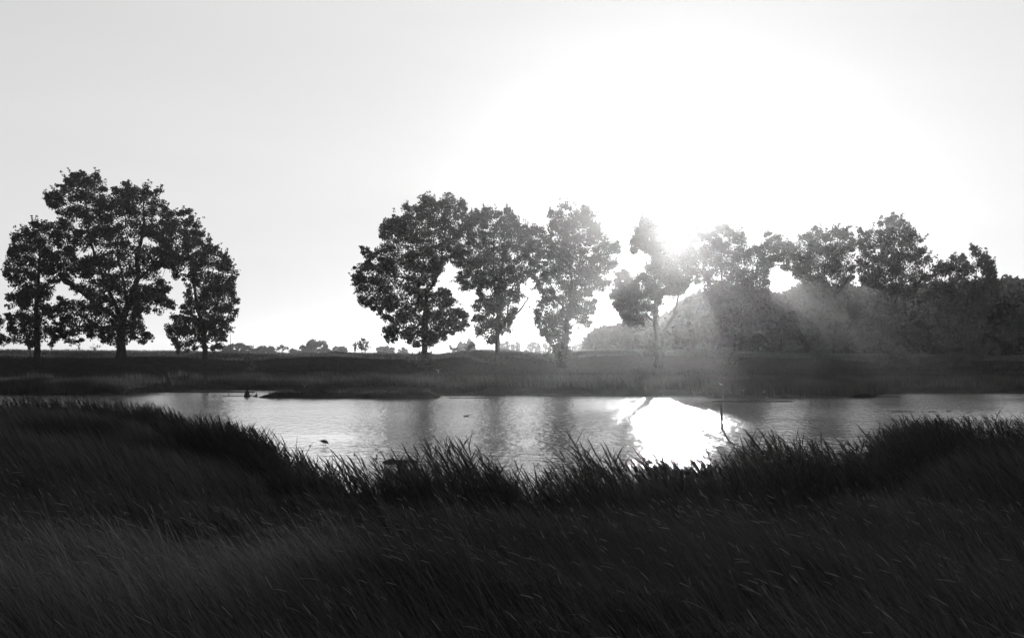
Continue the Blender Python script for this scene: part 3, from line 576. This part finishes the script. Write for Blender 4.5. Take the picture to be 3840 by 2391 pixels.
far_tree('thin far tree close left of the leaning third trunk', 7, 300, [(1890, 600), (1900, 470), (1950, 400), (2010, 390), (2060, 420), (2080, 600)], 73, per=14)
far_tree('low far tree at the left end of the sunward wood', 3, 290, [(1590, 1170), (1600, 1130), (1640, 1112), (1680, 1112), (1720, 1130), (1730, 1170)], 74)

def wood(label, P, Y, depth, seed, n, leaf, rad):
    """a wood that reads as one mass: clumps spread through its depth, fuller towards the canopy"""
    g = np.random.default_rng(seed); P = np.asarray(P, float); lo, hi = P.min(0), P.max(0)
    u = g.uniform(lo[0], hi[0], n); v = g.uniform(lo[1], hi[1], n); k = inside(P, u, v); u, v = u[k], v[k]
    d = edge_dist(P, u, v); dy = g.uniform(0, 1, len(u)) * np.minimum(d / FPX * Y * 1.5 + 2, depth)
    wv = Wob(seed, 70, 12)(u, v * .45); dy = dy + 2.6 * wv
    YY = Y + dy
    C = np.stack([(u - UC) / FPX * YY, YY, EYE - (v - VH) / FPX * YY], -1)
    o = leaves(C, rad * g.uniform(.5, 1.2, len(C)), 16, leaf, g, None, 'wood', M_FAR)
    tag(o, label, 'wood', kind='stuff')
WP = [(2470, 1345), (2486, 1200), (2528, 1166), (2570, 1134), (2604, 1118), (2650, 1100), (2676, 1092), (2730, 1075), (2800, 1085), (2890, 1102), (2909, 1118), (2941, 1118), (2967, 1092), (3047, 1076), (3100, 1079), (3174, 1078), (3230, 1086), (3291, 1090),
      (3389, 1084), (3487, 1078), (3560, 1080), (3634, 1073), (3700, 1066), (3751, 1058), (3790, 1052), (3840, 1062), (4000, 1050), (4200, 1070), (4500, 1080), (5200, 1120), (5200, 1345)]
gg = np.random.default_rng(5)
def rough_top(P, amp, step):
    o = []
    for a, b in zip(P[:-1], P[1:]):
        o.append(a); L = math.hypot(b[0] - a[0], b[1] - a[1]); n = int(L / step)
        if a[1] < 1300 and b[1] < 1300:
            for i in range(1, n): t = i / n; o.append((a[0] + (b[0] - a[0]) * t, a[1] + (b[1] - a[1]) * t + gg.uniform(-amp, amp) - 7 * abs(math.sin((a[0] + (b[0] - a[0]) * t) / 27.0)) + 3))
    o.append(P[-1]); return o
wood('dark tall wood filling the background on the right', rough_top(WP, 9, 16), 148, 20, 81, 26000, .6, 1.2)
wood('low rounded wood tapering to the left behind the sunlit trees', rough_top([(2195, 1345), (2200, 1280), (2232, 1250), (2269, 1238), (2306, 1230), (2359, 1222), (2430, 1216), (2490, 1190), (2600, 1190), (2620, 1345)], 4, 12), 160, 12, 82, 7500, .6, 1.0)

# ---------------------------------------------------------------- grass
def blades(n, X, Y, H, W, lean, bend, g, name, m, seg=4, zoff=-.03, yaw=math.pi, label=None, jit=.35, ground=None):
    """ribbons: base (X,Y), height H, width W, leaning along (-x) by lean*H with end bend"""
    Z = (ground_z(X, Y) if ground is None else ground) + zoff
    t = np.linspace(0, 1, seg + 1)
    a = math.pi + g.normal(0, jit, n)                       # lean heading: towards the left
    le = lean * g.uniform(.5, 1.5, n); be = bend * g.uniform(.2, 1.7, n)
    off = le[:, None] * t + be[:, None] * t ** 2.6
    up = t[None, :] * np.sqrt(np.clip(1 - (.55 * off) ** 2, .12, 1))
    Px = X[:, None] + np.cos(a)[:, None] * off * H[:, None]; Py = Y[:, None] + np.sin(a)[:, None] * off * H[:, None]
    Pz = Z[:, None] + up * H[:, None]
    ya = g.uniform(-yaw / 2, yaw / 2, n); wx, wy = np.cos(ya), np.sin(ya)
    wt = W[:, None] * np.clip(1.05 - t ** 1.6, .06, 1)[None, :] * .5
    A = np.stack([Px - wx[:, None] * wt, Py - wy[:, None] * wt, Pz], -1); B = np.stack([Px + wx[:, None] * wt, Py + wy[:, None] * wt, Pz], -1)
    V = np.stack([A, B], 2).reshape(n, -1, 3); k = 2 * (seg + 1)
    q = np.array([[2 * i, 2 * i + 1, 2 * i + 3, 2 * i + 2] for i in range(seg)])
    Q = (np.arange(n)[:, None, None] * k + q[None]).reshape(-1, 4)
    o = mesh_obj(name, V.reshape(-1, 3), Q, m, smooth=True)
    tag(o, label, 'grass' if label else None, kind='stuff')
    return o, np.stack([Px, Py, Pz], -1)

def near_field(n, g, y0, y1, p=1.0, margin=.62):
    """points on the near bank, thinning with distance"""
    out_x, out_y = [], []
    while sum(map(len, out_x)) < n:
        y = y0 + (y1 - y0) * g.uniform(0, 1, n) ** p; x = g.uniform(-1, 1, n) * (margin * y + 3.6)
        k = y < near_shore(x) - .2
        out_x.append(x[k]); out_y.append(y[k])
    return np.concatenate(out_x)[:n], np.concatenate(out_y)[:n]
g = np.random.default_rng(7); WP1 = Wob(31, 2.2); WP2 = Wob(32, 6.0)
def tall(x, y): return 1 + .13 * WP1(x, y) + .14 * WP2(x, y)
# leaves of the meadow grass, near, then far
n = 170000; X, Y = near_field(n, g, 1.4, 13, 1.05)
blades(n, X, Y, g.uniform(.35, .78, n) * tall(X, Y), g.uniform(.005, .010, n) * (1 + Y * .05), .34, .28, g, 'meadow_grass', M_GRASS, label='dense windblown meadow grass in the foreground, leaning left')
n = 130000; X, Y = near_field(n, g, 12, 47, 1.0)
blades(n, X, Y, g.uniform(.45, .95, n) * tall(X, Y), g.uniform(.012, .024, n) * (1 + Y * .012), .34, .25, g, 'bank_grass', M_GRASS, seg=3, label='tall grass covering the near bank towards the water, leaning left')

n = 20000; X, Y = near_field(n, g, 2.0, 20, 1.0)
blades(n, X, Y, g.uniform(.5, .98, n) * tall(X, Y), g.uniform(.0022, .004, n) * (1 + Y * .09), .42, .22, g, 'dry_grass_stalks', M_STALK, label='thin paler stalks among the dark meadow grass, leaning left', jit=.3)
def seed_stems(n, y0, y1, p, seed):
    """arching stems that end in cylindrical bristly heads"""
    g = np.random.default_rng(seed); X, Y = near_field(n, g, y0, y1, p); H = g.uniform(.62, .98, n) * tall(X, Y)
    Z = ground_z(X, Y); mb = MB(); hb = MB(); cb = MB()
    for i in range(n):
        a = math.pi + g.normal(0, .42); le = g.uniform(.25, .6); be = g.uniform(.0, .34) ** 1.4; hl = g.uniform(.04, .085) / H[i]
        T = np.array([0, .3, .55, .75, .87, .95, 1.0, 1 + hl * .33, 1 + hl * .66, 1 + hl])
        off = le * T + be * np.clip(T, 0, 2) ** 5; up = T - .45 * be * T ** 6 - .12 * le * T
        P = np.stack([X[i] + math.cos(a) * off * H[i], Y[i] + math.sin(a) * off * H[i], Z[i] + up * H[i]], -1)
        sc = 1 + max(0, Y[i] - 5) * .05
        ws = .0009 * sc; S = P[:7]
        V = np.concatenate([S - [ws, 0, 0], S + [ws, 0, 0]]); k = 7
        mb.add(V, [(j, j + 1, j + 1 + k, j + k) for j in range(6)])
        hd = smoothline(P[6:], 2); rr = .0028 * sc * np.array([.45, .9, 1, 1, .95, .8, .3])
        tube(cb, hd, rr, 6)
        m = 24; t = g.uniform(0, 1, m); idx = np.clip((t * 6).astype(int), 0, 5); f = (t * 6 - idx)[:, None]
        c = hd[idx] * (1 - f) + hd[idx + 1] * f; dirn = g.normal(size=(m, 3)); dirn /= np.linalg.norm(dirn, axis=1)[:, None]
        tip = c + dirn * (.0058 * sc) + (hd[-1] - hd[0]) * .04; sd_ = np.cross(dirn, g.normal(size=(m, 3))); sd_ /= np.linalg.norm(sd_, axis=1)[:, None]
        V = np.stack([c - sd_ * .0006 * sc, c + sd_ * .0006 * sc, tip], 1).reshape(-1, 3)
        hb.add(V, None, np.arange(m * 3).reshape(-1, 3))
    o = cb.build('seed_head_cores', M_SEED, None, True); tag(o, 'slender cores of the nodding grass heads', 'grass', kind='stuff')
    o = hb.build('seed_heads', M_STALK); tag(o, 'slender bristly seed heads nodding to the left over the meadow grass', 'grass', kind='stuff')
    o = mb.build('grass_stems', M_STALK); tag(o, 'thin arching stems carrying the bristly seed heads', 'grass', kind='stuff')
seed_stems(1900, 3.0, 14, 1.0, 17)

def panicles(n, y0, y1, seed):
    """tall grasses whose loose branched heads hang over in an arch"""
    g = np.random.default_rng(seed); X, Y = near_field(n, g, y0, y1, 1.0); Z = ground_z(X, Y); mb = MB(); sb = MB()
    for i in range(n):
        H = g.uniform(.85, 1.2); a = math.pi + g.normal(0, .35); le = g.uniform(.15, .4); be = g.uniform(.35, .8); sc = 1 + max(0, Y[i] - 5) * .05
        T = np.linspace(0, 1.12, 14); off = le * T + be * T ** 4; up = T - .5 * be * T ** 5
        P = np.stack([X[i] + math.cos(a) * off * H, Y[i] + math.sin(a) * off * H, Z[i] + up * H], -1); ws = .0013 * sc
        V = np.concatenate([P - [ws, 0, 0], P + [ws, 0, 0]]); mb.add(V, [(j, j + 1, j + 15, j + 14) for j in range(13)])
        m = 60; t = g.uniform(.6, 1, m) * 13; idx = np.clip(t.astype(int), 0, 12); f = (t - idx)[:, None]
        c = P[idx] * (1 - f) + P[idx + 1] * f; L = (.012 + .055 * (1 - t / 13) ** .5)[:, None]
        dd = np.stack([math.cos(a) * .5 + g.normal(0, .5, m), g.normal(0, .5, m), -.35 + g.normal(0, .3, m)], -1); dd /= np.linalg.norm(dd, axis=1)[:, None]
        e = c + dd * L * g.uniform(.6, 1.3, (m, 1)); sl = .012 * sc; s2 = np.cross(dd, [0, 1, 0]); s2 /= np.linalg.norm(s2, axis=1)[:, None] + 1e-6
        V = np.stack([e - dd * .002, e + s2 * .0012 * sc + dd * sl * .4, e + dd * sl + [0, 0, -.002], e - s2 * .0012 * sc + dd * sl * .4], 1).reshape(-1, 3)
        sb.add(V, np.arange(m * 4).reshape(-1, 4))
        V = np.stack([c, c + [.0007 * sc, 0, 0], e], 1).reshape(-1, 3); sb.add(V, None, np.arange(m * 3).reshape(-1, 3))
    o = mb.build('panicle_stems', M_GRASS); tag(o, 'tall arching stems of the loose-headed grass', 'grass', kind='stuff')
    o = sb.build('grass_panicles', M_STALK); tag(o, 'loose drooping feathery heads of tall grass bending left', 'grass', kind='stuff')
panicles(330, 2.8, 14, 19)

def reeds(n, seed):
    g = np.random.default_rng(seed); x = g.uniform(-29, 22, n * 3); s = near_shore(x); d = g.uniform(-2.6, .45, len(x)) 
    patch = Wob(77, 1.5)(x, x * 0) * .5 + Wob(78, .5)(x, d) * .4
    keep = (patch > -.4 - .35 * (d < -.5)) & (g.uniform(0, 1, len(x)) < np.where(s > 30, .45, 1)); x, s, d, patch = x[keep][:n], s[keep][:n], d[keep][:n], patch[keep][:n]
    y = s + d; n = len(x); hf = np.where(s > 28, .9, 1.0)
    uq = UC + FPX * x / y
    H = (1.0 + .22 * patch + g.uniform(-.3, .35, n)) * hf * (1 + .38 * np.exp(-((uq - 1790) / 130) ** 2) + .3 * np.exp(-((uq - 2940) / 90) ** 2) + .16 * np.exp(-((uq - 2300) / 60) ** 2) + .12 * np.exp(-((uq - 2540) / 50) ** 2)); Z = np.maximum(ground_z(x, y), -.15)
    px_ = []; SEG = 5; mb = MB(); lb = MB()
    for i in range(n):
        a = math.pi + g.normal(0, .45); le = g.uniform(.05, .32); be = g.uniform(0, .22)
        T = np.linspace(0, 1, SEG + 1); off = (le * T + be * T ** 3) * H[i]
        P = np.stack([x[i] + math.cos(a) * off, y[i] + math.sin(a) * off, Z[i] + T * H[i] * (1 - .1 * le)], -1)
        w_ = np.linspace(.0055, .003, SEG + 1)[:, None] * [1, 0, 0]
        mb.add(np.concatenate([P - w_, P + w_]), [(j, j + 1, j + 2 + SEG, j + 1 + SEG) for j in range(SEG)])
        for k in range(6):
            t = (.35 + .11 * k + g.uniform(-.03, .03)) * SEG; j = min(int(t), SEG - 1); c = P[j] + (P[j + 1] - P[j]) * (t - j)
            L = g.uniform(.22, .42); h = a + g.normal(0, .5) + (math.pi if (k % 2 and g.random() < .35) else 0); el = g.uniform(.75, 1.25)
            tt = np.array([0, .3, .65, 1.0]); wd = np.array([.5, 1, .75, .05]) * g.uniform(.008, .014)
            hx = np.cos(el) * L * tt + .08 * L * tt ** 2; hz = np.sin(el) * L * tt - .10 * L * tt ** 2.5
            Q = np.stack([c[0] + math.cos(h) * hx, c[1] + math.sin(h) * hx, c[2] + hz], -1)
            ya = g.uniform(-.9, .9); wv = wd[:, None] * np.array([math.cos(ya) * math.sin(el), math.sin(ya), math.cos(el) * .6])
            lb.add(np.concatenate([Q - wv, Q + wv]), [(0, 1, 5, 4), (1, 2, 6, 5), (2, 3, 7, 6)])
    o = mb.build('reed_stems', M_REED); tag(o, 'reed stems standing along the edge of the water', 'reeds', kind='stuff')
    o = lb.build('reed_leaves', M_REED); tag(o, 'pointed reed leaves silhouetted against the water', 'reeds', kind='stuff')
reeds(6800, 23)

# far bank: tall waterside grass, short turf on the meadow and the embankment
def strip(n, f0, f1, h0, h1, w0, w1, seed, name, m, label, dens=None, xr=62, cond=None):
    g = np.random.default_rng(seed); X = g.uniform(-xr, xr, n); Y = f0(X) + (f1(X) - f0(X)) * g.uniform(0, 1, n)
    ok = ground_z(X, Y) > .05
    if dens is not None: ok &= dens(X, Y) > g.uniform(-1.2, .3, n)
    X, Y = X[ok], Y[ok]; n = len(X)
    hh = 1 + .25 * Wob(seed + 1, 5)(X, Y)
    blades(n, X, Y, g.uniform(h0, h1, n) * hh, g.uniform(w0, w1, n), .12, .15, g, name, m, seg=2, jit=.9, label=label)
strip(60000, lambda x: far_shore(x) + .9, lambda x: far_shore(x) + 10 + 0 * x, .4, .85, .03, .06, 91, 'waterside_grass', M_BANKG, 'tall pale-topped grass along the far shore', dens=Wob(92, 7))
strip(45000, lambda x: far_shore(x) + 7, lambda x: x * 0 + 103, .15, .4, .03, .06, 93, 'meadow_turf', M_SLOPEG_SHADE, 'short grass between the far shore and the embankment')
strip(50000, lambda x: x * 0 + 98, lambda x: x * 0 + 108.5, .08, .24, .03, .06, 95, 'embankment_turf', M_SLOPEG_SHADE, 'rough grass on the embankment slope, its shade put into a darker colour')
strip(60000, lambda x: x * 0 + 108, lambda x: x * 0 + 124, .12, .34, .03, .06, 96, 'crest_grass', M_CRESTG_SUN, 'grass along the embankment crest, its sunlight put into a paler colour')
def isle(n, seed):
    g = np.random.default_rng(seed); X = g.uniform(-20, -4, n); Y = g.uniform(71.2, 75.6, n); Z = ground_z(X, Y); k = (Z > .12) & (X > -17.6) & (Wob(5, 1.6)(X, Y) > -.6)
    X, Y = X[k], Y[k]; n = len(X); blades(n, X, Y, g.uniform(.1, .32, n) * (1 + .5 * Wob(6, 2.5)(X, Y)), g.uniform(.02, .045, n), .1, .2, g, 'island_grass', M_BANKG, seg=2, jit=1.5, label='tufts of low grass on the narrow island')
isle(9000, 97)
def pen(n, xa, xb, seed, label, h=1.0, dy=5.5):
    g = np.random.default_rng(seed); X = g.uniform(xa, xb, n); Y = far_shore(X) + g.uniform(.35, dy, n)
    taper = sstep(0, 3.0, np.minimum(X - xa + 3 * (xa < -40), xb - X + 3 * (xb > 60)))
    blades(n, X, Y, g.uniform(.55, .9, n) * h * (.25 + .75 * taper), g.uniform(.03, .055, n), .1, .15, g, 'reed_bed', M_BANKG, seg=2, jit=1.0, label=label)
pen(26000, -62, -29.6, 98, 'dark reed bed on the far shore at the left', .95)
pen(22000, 13.8, 26.6, 99, 'low reed bed jutting into the water on the right', 1.0)

# ---------------------------------------------------------------- things in and round the water
def on(u, v, z=0.0):
    """point at height z seen at photograph pixel (u, v)"""
    d = (EYE - z) / ((v - VH) / FPX); return np.array([(u - UC) / FPX * d, d, z])

def body_loft(mb, P, RW, RH, n=10):
    P = np.asarray(P, float); T = np.gradient(P, axis=0); T /= np.linalg.norm(T, axis=1)[:, None]
    A = np.cross(T, [0, 0, 1.0]); A /= np.linalg.norm(A, axis=1)[:, None] + 1e-9; B = np.cross(A, T)
    an = np.arange(n) * 2 * math.pi / n
    V = P[:, None] + np.cos(an)[None, :, None] * A[:, None] * np.asarray(RW)[:, None, None] + np.sin(an)[None, :, None] * B[:, None] * np.asarray(RH)[:, None, None]
    k = len(P); i = np.arange(k - 1)[:, None] * n; j = np.arange(n)[None]; j2 = (j + 1) % n
    mb.add(V.reshape(-1, 3), np.stack([i + j, i + j2, i + n + j2, i + n + j], -1).reshape(-1, 4))

def bird(name, label, cat, p, head, s=1.0, legs=0.0, m=None, pose='tucked', group=None):
    """standing or floating bird; head is +1 facing right or -1 facing left; s body length"""
    m = m or M_DARKF; root = empty(name, tuple(p), label, cat, group)
    h = head; z0 = legs
    def q(a, b, c): return (p[0] + h * a * s, p[1] + b * s, p[2] + z0 + c * s)
    mb = MB()
    if pose == 'tucked':       # tail to head along one smooth hump
        S = [(-.62, .30), (-.5, .29), (-.3, .30), (0, .25), (.22, .18), (.38, .10), (.48, .04), (.54, .0)]
        RW = [.02, .06, .13, .19, .17, .11, .08, .02]; RH = [.015, .05, .13, .20, .18, .12, .09, .02]; bk = (.52, .0, .66, -.1); RH = [r_ * 1.2 for r_ in RH]
    elif pose == 'float':
        S = [(-.56, .20), (-.45, .17), (-.25, .12), (0, .10), (.2, .12), (.33, .2), (.42, .30), (.50, .31), (.56, .29)]
        RW = [.02, .08, .17, .2, .17, .09, .075, .07, .02]; RH = [.02, .06, .13, .16, .14, .09, .08, .07, .02]; bk = (.54, .29, .70, .26)
    else:                      # upright gull
        S = [(-.6, .18), (-.42, .2), (-.2, .22), (.05, .27), (.2, .36), (.27, .47), (.33, .54), (.40, .54), (.45, .52)]
        RW = [.015, .06, .13, .16, .12, .075, .075, .065, .02]; RH = [.01, .05, .12, .16, .12, .08, .08, .065, .02]; bk = (.43, .53, .56, .50)
    body_loft(mb, [q(a, 0, c) for a, c in S], np.array(RW) * s, np.array(RH) * s)
    mb.build('body', m, root, True)
    mb = MB(); tube(mb, [q(bk[0], 0, bk[1]), q((bk[0] + bk[2]) / 2, 0, (bk[1] + bk[3]) / 2), q(bk[2], 0, bk[3])], [.03 * s, .02 * s, .006 * s], 6); mb.build('beak', M_DARKF, root, True)
    for dx in ((-.1, .12) if pose == 'tucked' and legs else (0, .06)) if legs else ():
        mb = MB(); a = q(dx, .05 if dx > 0 else -.05, .12)
        tube(mb, [a, (a[0] + .01, a[1], p[2] + z0 * .55), (a[0], a[1], p[2] - .02)], [.008, .005, .006], 5)
        tube(mb, [(a[0], a[1], p[2] + .004), (a[0] + h * .03, a[1], p[2] + .002)], [.005, .003], 4); mb.build('leg', M_DARKF, root)
    return root

def gull(label, p, span, up, m, yaw=0.0):
    """flying gull with raised wings"""
    root = empty('flying_gull', tuple(p), label, 'gull'); c, s_ = math.cos(yaw), math.sin(yaw); L = span * .38
    def q(a, b, z): return (p[0] + a * c - b * s_, p[1] + a * s_ + b * c, p[2] + z)
    mb = MB(); S = [(-.5, 0), (-.35, .0), (-.1, -.01), (.12, .0), (.28, .03), (.40, .045), (.46, .03)]; RW = [.05, .05, .10, .11, .07, .06, .02]; RH = [.01, .035, .09, .10, .07, .06, .02]
    body_loft(mb, [q(0, a * L * -1, z * L) for a, z in S], np.array(RW) * L, np.array(RH) * L); mb.build('body', m, root, True)
    for sg in (-1, 1):
        mb = MB(); t = np.linspace(0, 1, 8); half = span / 2
        x = sg * half * (t * .92); z = half * up * (np.sin(t * 1.9) * .95); ch = half * np.array([.30, .32, .31, .27, .22, .16, .10, .03]); sw = -half * .22 * np.sin(t * 2.6) + half * .25 * t
        top, bot = [], []
        for k in range(8):
            for fr, th in ((-.5, .0), (0, .022), (.5, .0)):
                top.append(q(x[k], sw[k] + fr * ch[k], z[k] + th * span * (1 - .6 * t[k]))); bot.append(q(x[k], sw[k] + fr * ch[k], z[k] - th * .4 * span - .004))
        V = top + bot; Q = []
        for k in range(7):
            for j in range(2):
                a = k * 3 + j; Q += [(a, a + 1, a + 4, a + 3), (24 + a, 24 + a + 3, 24 + a + 4, 24 + a + 1)]
            for j in (0, 2): a = k * 3 + j; Q.append((a, a + 3, 24 + a + 3, 24 + a))
        mb.add(V, Q); mb.build('wing', m, root, True)
    mb = MB(); tube(mb, [q(0, -.44 * L, .03 * L), q(0, -.56 * L, .015 * L)], [.025 * L, .006 * L], 5); mb.build('beak', M_DARKF, root)
    return root

p = on(1216, 1671); bird('wading_bird', 'dark wading bird on thin legs in the shallows near the left reeds', 'wading bird', p, 1, .27, .09, pose='tucked')
p = on(1749, 1560); bird('duck', 'small duck floating alone in the middle of the pond', 'duck', p + [0, 0, -.02], 1, .30, pose='float')
p = on(3630, 1549); bird('duck', 'small dark duck near the grassy right bank', 'duck', p + [0, 0, -.02], 1, .22, pose='float')
p = on(1841, 1500); bird('wading_bird', 'small wader beyond the tip of the narrow island', 'wading bird', p, -1, .2, .07, pose='tucked')
p = on(803, 1485); bird('duck', 'dark duck on the water left of the stump', 'duck', p + [0, 0, -.02], 1, .24, pose='float')
p = on(857, 1480); bird('wading_bird', 'tiny wader between the duck and the stump', 'wading bird', p, -1, .13, .05, pose='tucked')
p = on(545, 1478); bird('wading_bird', 'slim dark wader at the end of the left reed bed', 'wading bird', p, 1, .16, .09, pose='upright')
gull('pale gull with raised wings flying over the narrow island', at(1142, 1449, 72), .62, .75, M_WHITEF, .3)
gull('dark gull flying low over the water near the right edge', at(3726, 1490, 60), .30, .62, M_DARKF, -.2)

# fence of netting on leaning posts standing in the shallows, with birds resting along it
def fence_thing():
    a, b = on(2708, 1506), on(2866, 1507); root = empty('netting_fence', tuple((a + b) / 2), 'low netting fence on leaning posts standing in the water right of the glare', 'fence')
    for (u0, v0, u1, v1, r) in [(2717, 1508, 2704, 1446, .05), (2863, 1508, 2865, 1474, .045)]:
        q = on(u0, v0, -.05); t = at(u1, v1, q[1]); mb = MB(); tube(mb, [q - [0, 0, .3], q, (q + t) / 2 + [.01, 0, 0], t], [r, r, r * .9, r * .75], 8); mb.build('post', M_WOOD, root, True)
    mb = MB(); n = 74
    for i in range(n):
        t = i / (n - 1); q = a * (1 - t) + b * t; sl = -.05 * (1 - t)
        tube(mb, [q + [0, 0, .02], q + [sl, 0, .40]], [.007, .007], 4, False)
    for z in (.40, .21, .05):
        tube(mb, [a + [-.05 * z, 0, z], (a + b) / 2 + [0, 0, z - .012], b + [0, 0, z]], [.009, .009, .009], 4, False)
    mb.build('netting', M_METAL, root)
    mb = MB(); tube(mb, [a + [-.4, 0, .03], (a + b) / 2 + [0, .05, .05], b + [.5, 0, .02]], [.022, .028, .015], 6); mb.build('bottom_rail', M_WOOD, root)
fence_thing()
gb = 'birds resting along the netting fence'
for k, (u, v, h, s, lab) in enumerate([(2703, 1447, -1, .26, 'pale gull perched on the tall leaning fence post'), (2865, 1475, 1, .24, 'gull perched on the right end post of the fence')]):
    q = on(2717, 1508, -.05) if k == 0 else on(2863, 1508, -.05); t = at(u, v, q[1]); bird('perched_gull', lab, 'gull', t, h, s, .05, M_WHITEF, 'upright', gb)
for (u, v, h, s, lab) in [(2671, 1492, 1, .24, 'first dark bird left of the fence, outermost one'), (2733, 1498, -1, .26, 'dark bird just right of the tall leaning post'), (2746, 1500, 1, .24, 'second dark bird right of the tall leaning post'),
                          (2765, 1507, -1, .26, 'dark bird sitting low at the left middle of the fence'), (2792, 1507, 1, .27, 'dark bird sitting at the centre of the fence'),
                          (2816, 1507, -1, .25, 'dark bird right of the fence centre'), (2833, 1507, 1, .27, 'first of two dark birds close together before the end post'), (2845, 1506, 1, .25, 'second of two dark birds close together, nearest inside the end post'),
                          (2869, 1509, 1, .24, 'dark bird just outside the fence end post'), (2879, 1511, 1, .2, 'outermost dark bird right of the fence')]:
    bird('resting_bird', lab, 'bird', on(u, v, .04) + [0, -.12, 0], h, s, .04, None, 'tucked', gb)
gull('pale gull fluttering above the netting fence', at(2787, 1464, 66), .34, .35, M_WHITEF, .5)

q = on(2708, 1606); t = at(2703.5, 1513, q[1]); root = empty('mooring_post', tuple(q), 'slim weathered post leaning in open water right of the glare', 'post'); mb = MB()
tube(mb, [q - [0, 0, .5], q, q * .5 + t * .5 + [.004, 0, 0], t - [0, 0, .04]], [.055, .055, .052, .048], 10); mb.build('shaft', M_WOOD, root, True)
mb = MB(); tube(mb, [t - [0, 0, .04], t - [0, 0, .01], t], [.048, .038, .014], 10); mb.build('weathered_tip', M_WOOD, root, True)

def pole(label, u, vt, vb, Y, r, arm=0):
    zt = EYE - (vt - VH) / FPX * Y; x = (u - UC) / FPX * Y; z0 = float(ground_z(x, Y)) if Y < 137 else .9
    root = empty('lamp_pole', (x, Y, z0), label, 'pole'); mb = MB(); tube(mb, [[x, Y, z0 - .2], [x, Y, (z0 + zt) / 2], [x, Y, zt]], [r, r * .8, r * .55], 8); mb.build('shaft', M_METAL, root, True)
    if arm: mb = MB(); tube(mb, [[x, Y, zt], [x + arm * .4, Y, zt + .12], [x + arm, Y, zt + .05]], [r * .5, r * .5, r * .9], 6); mb.build('arm', M_METAL, root, True)
pole('thin tall pole right of the egg-shaped tree on the left', 864, 1251, 1318, 124, .045)
pole('tall thin pole behind the bough of the second tree', 1903, 1222, 1306, 124, .06)
pole('short pole with a cross arm, far behind the gap between first and second trees', 1774, 1262, 1306, 190, .07, .9)
pole('thin pole before the dark wood, left of a pale conical bush', 2934, 1238, 1320, 124, .05)

# triangular warning sign, point down, at the foot of the embankment
p = at(1642, 1390, 100); z0 = float(ground_z(p[0], 100)); z0 = min(z0, p[2] - .3)
root = empty('triangular_sign', (p[0], 100.0, z0), 'small pale triangular sign, point down, in the grass right of the tallest trunk', 'sign')
mb = MB(); tube(mb, [[p[0] + .08, 100, z0 - .1], [p[0] + .08, 100, p[2] - .02]], [.02, .02], 6); mb.build('post', M_METAL, root)
mb = MB(); a_, b_, c_ = np.array([-.20, 0, .14]), np.array([.14, 0, .14]), np.array([.08, 0, -.26]); cen = (a_ + b_ + c_) / 3
outr = [a_, b_, c_]; innr = [cen + (k - cen) * .5 for k in outr]; V = []
for dy in (-.01, .01): V += [k + p + [0, dy - .03, 0] for k in outr] + [k + p + [0, dy - .03, 0] for k in innr]
Q = []
for i in range(3):
    j = (i + 1) % 3; Q += [(i, j, 3 + j, 3 + i), (6 + i, 9 + i, 9 + j, 6 + j), (i, 6 + i, 6 + j, j), (3 + i, 3 + j, 9 + j, 9 + i)]
mb.add(V, Q); mb.build('sign_frame', M_SIGN, root)

# stump and clods at the left end of the island
def stump(name, label, u, v, wpx, hpx, seed, cat, m, post=False):
    g = np.random.default_rng(seed); q = on(u, v); k = q[1] / FPX; w_, h_ = wpx * k, hpx * k; mb = MB(); n = 12; L = 6; V = []
    for i in range(L):
        t = i / (L - 1); r = w_ / 2 * ((1 - t) ** (1.5 if not post else .9) * .85 + (.14 if post else .03))
        for j in range(n):
            a = j / n * 6.283; rr = r * g.uniform(.75, 1.25); V.append((q[0] + math.cos(a) * rr + .04 * t, q[1] + math.sin(a) * rr, -.05 + t * h_ * g.uniform(.93, 1.0)))
    V.append((q[0] + .04, q[1], h_ - .02)); Q = [(i * n + j, i * n + (j + 1) % n, (i + 1) * n + (j + 1) % n, (i + 1) * n + j) for i in range(L - 1) for j in range(n)]
    mb.add(V, Q, [((L - 1) * n + j, (L - 1) * n + (j + 1) % n, L * n) for j in range(n)])
    o = mb.build(name, m, None, True, origin=(float(q[0]), float(q[1]), 0)); return tag(o, label, cat)
stump('tree_stump', 'dark stump standing at the left tip of the narrow island', 925, 1487, 26, 34, 1, 'stump', M_BARK, True)
stump('earth_clod', 'pointed clod of earth right beside the stump', 960, 1487, 30, 17, 2, 'clod', M_MUD)
stump('earth_clod', 'smaller middle clod of earth on the island end', 992, 1487, 20, 12, 3, 'clod', M_MUD)
stump('earth_clod', 'clod with a sharp peak farthest right of the stump', 1028, 1488, 22, 22, 4, 'clod', M_MUD)
for u, v, wd, lab in [(1163, 1671, 5, 'tiny floating leaf scrap left of the wading bird'), (1329, 1704, 5, 'small dark scrap floating off the centre-left reeds'), (1413, 1709, 6, 'dark scrap floating, farther of a close pair'), (1411, 1719, 7, 'flat scrap floating, nearer of a close pair')]:
    q = on(u, v); k = q[1] / FPX; g = np.random.default_rng(u); mb = MB(); n = 9; a = np.arange(n) / n * 6.283
    r = wd / 2 * k * g.uniform(.7, 1.3, n); ring = np.stack([q[0] + np.cos(a) * r * 1.2, q[1] + np.sin(a) * r, np.full(n, .002)], -1); top = ring + [0, 0, .03]; top[:, :2] = q[:2] + (ring[:, :2] - q[:2]) * .6
    mb.add(np.vstack([ring, top, [q + [0, 0, .04]]]), [(i, (i + 1) % n, n + (i + 1) % n, n + i) for i in range(n)], [(n + i, n + (i + 1) % n, 2 * n) for i in range(n)])
    tag(mb.build('floating_debris', M_BARK, None, origin=tuple(q)), lab, 'debris')
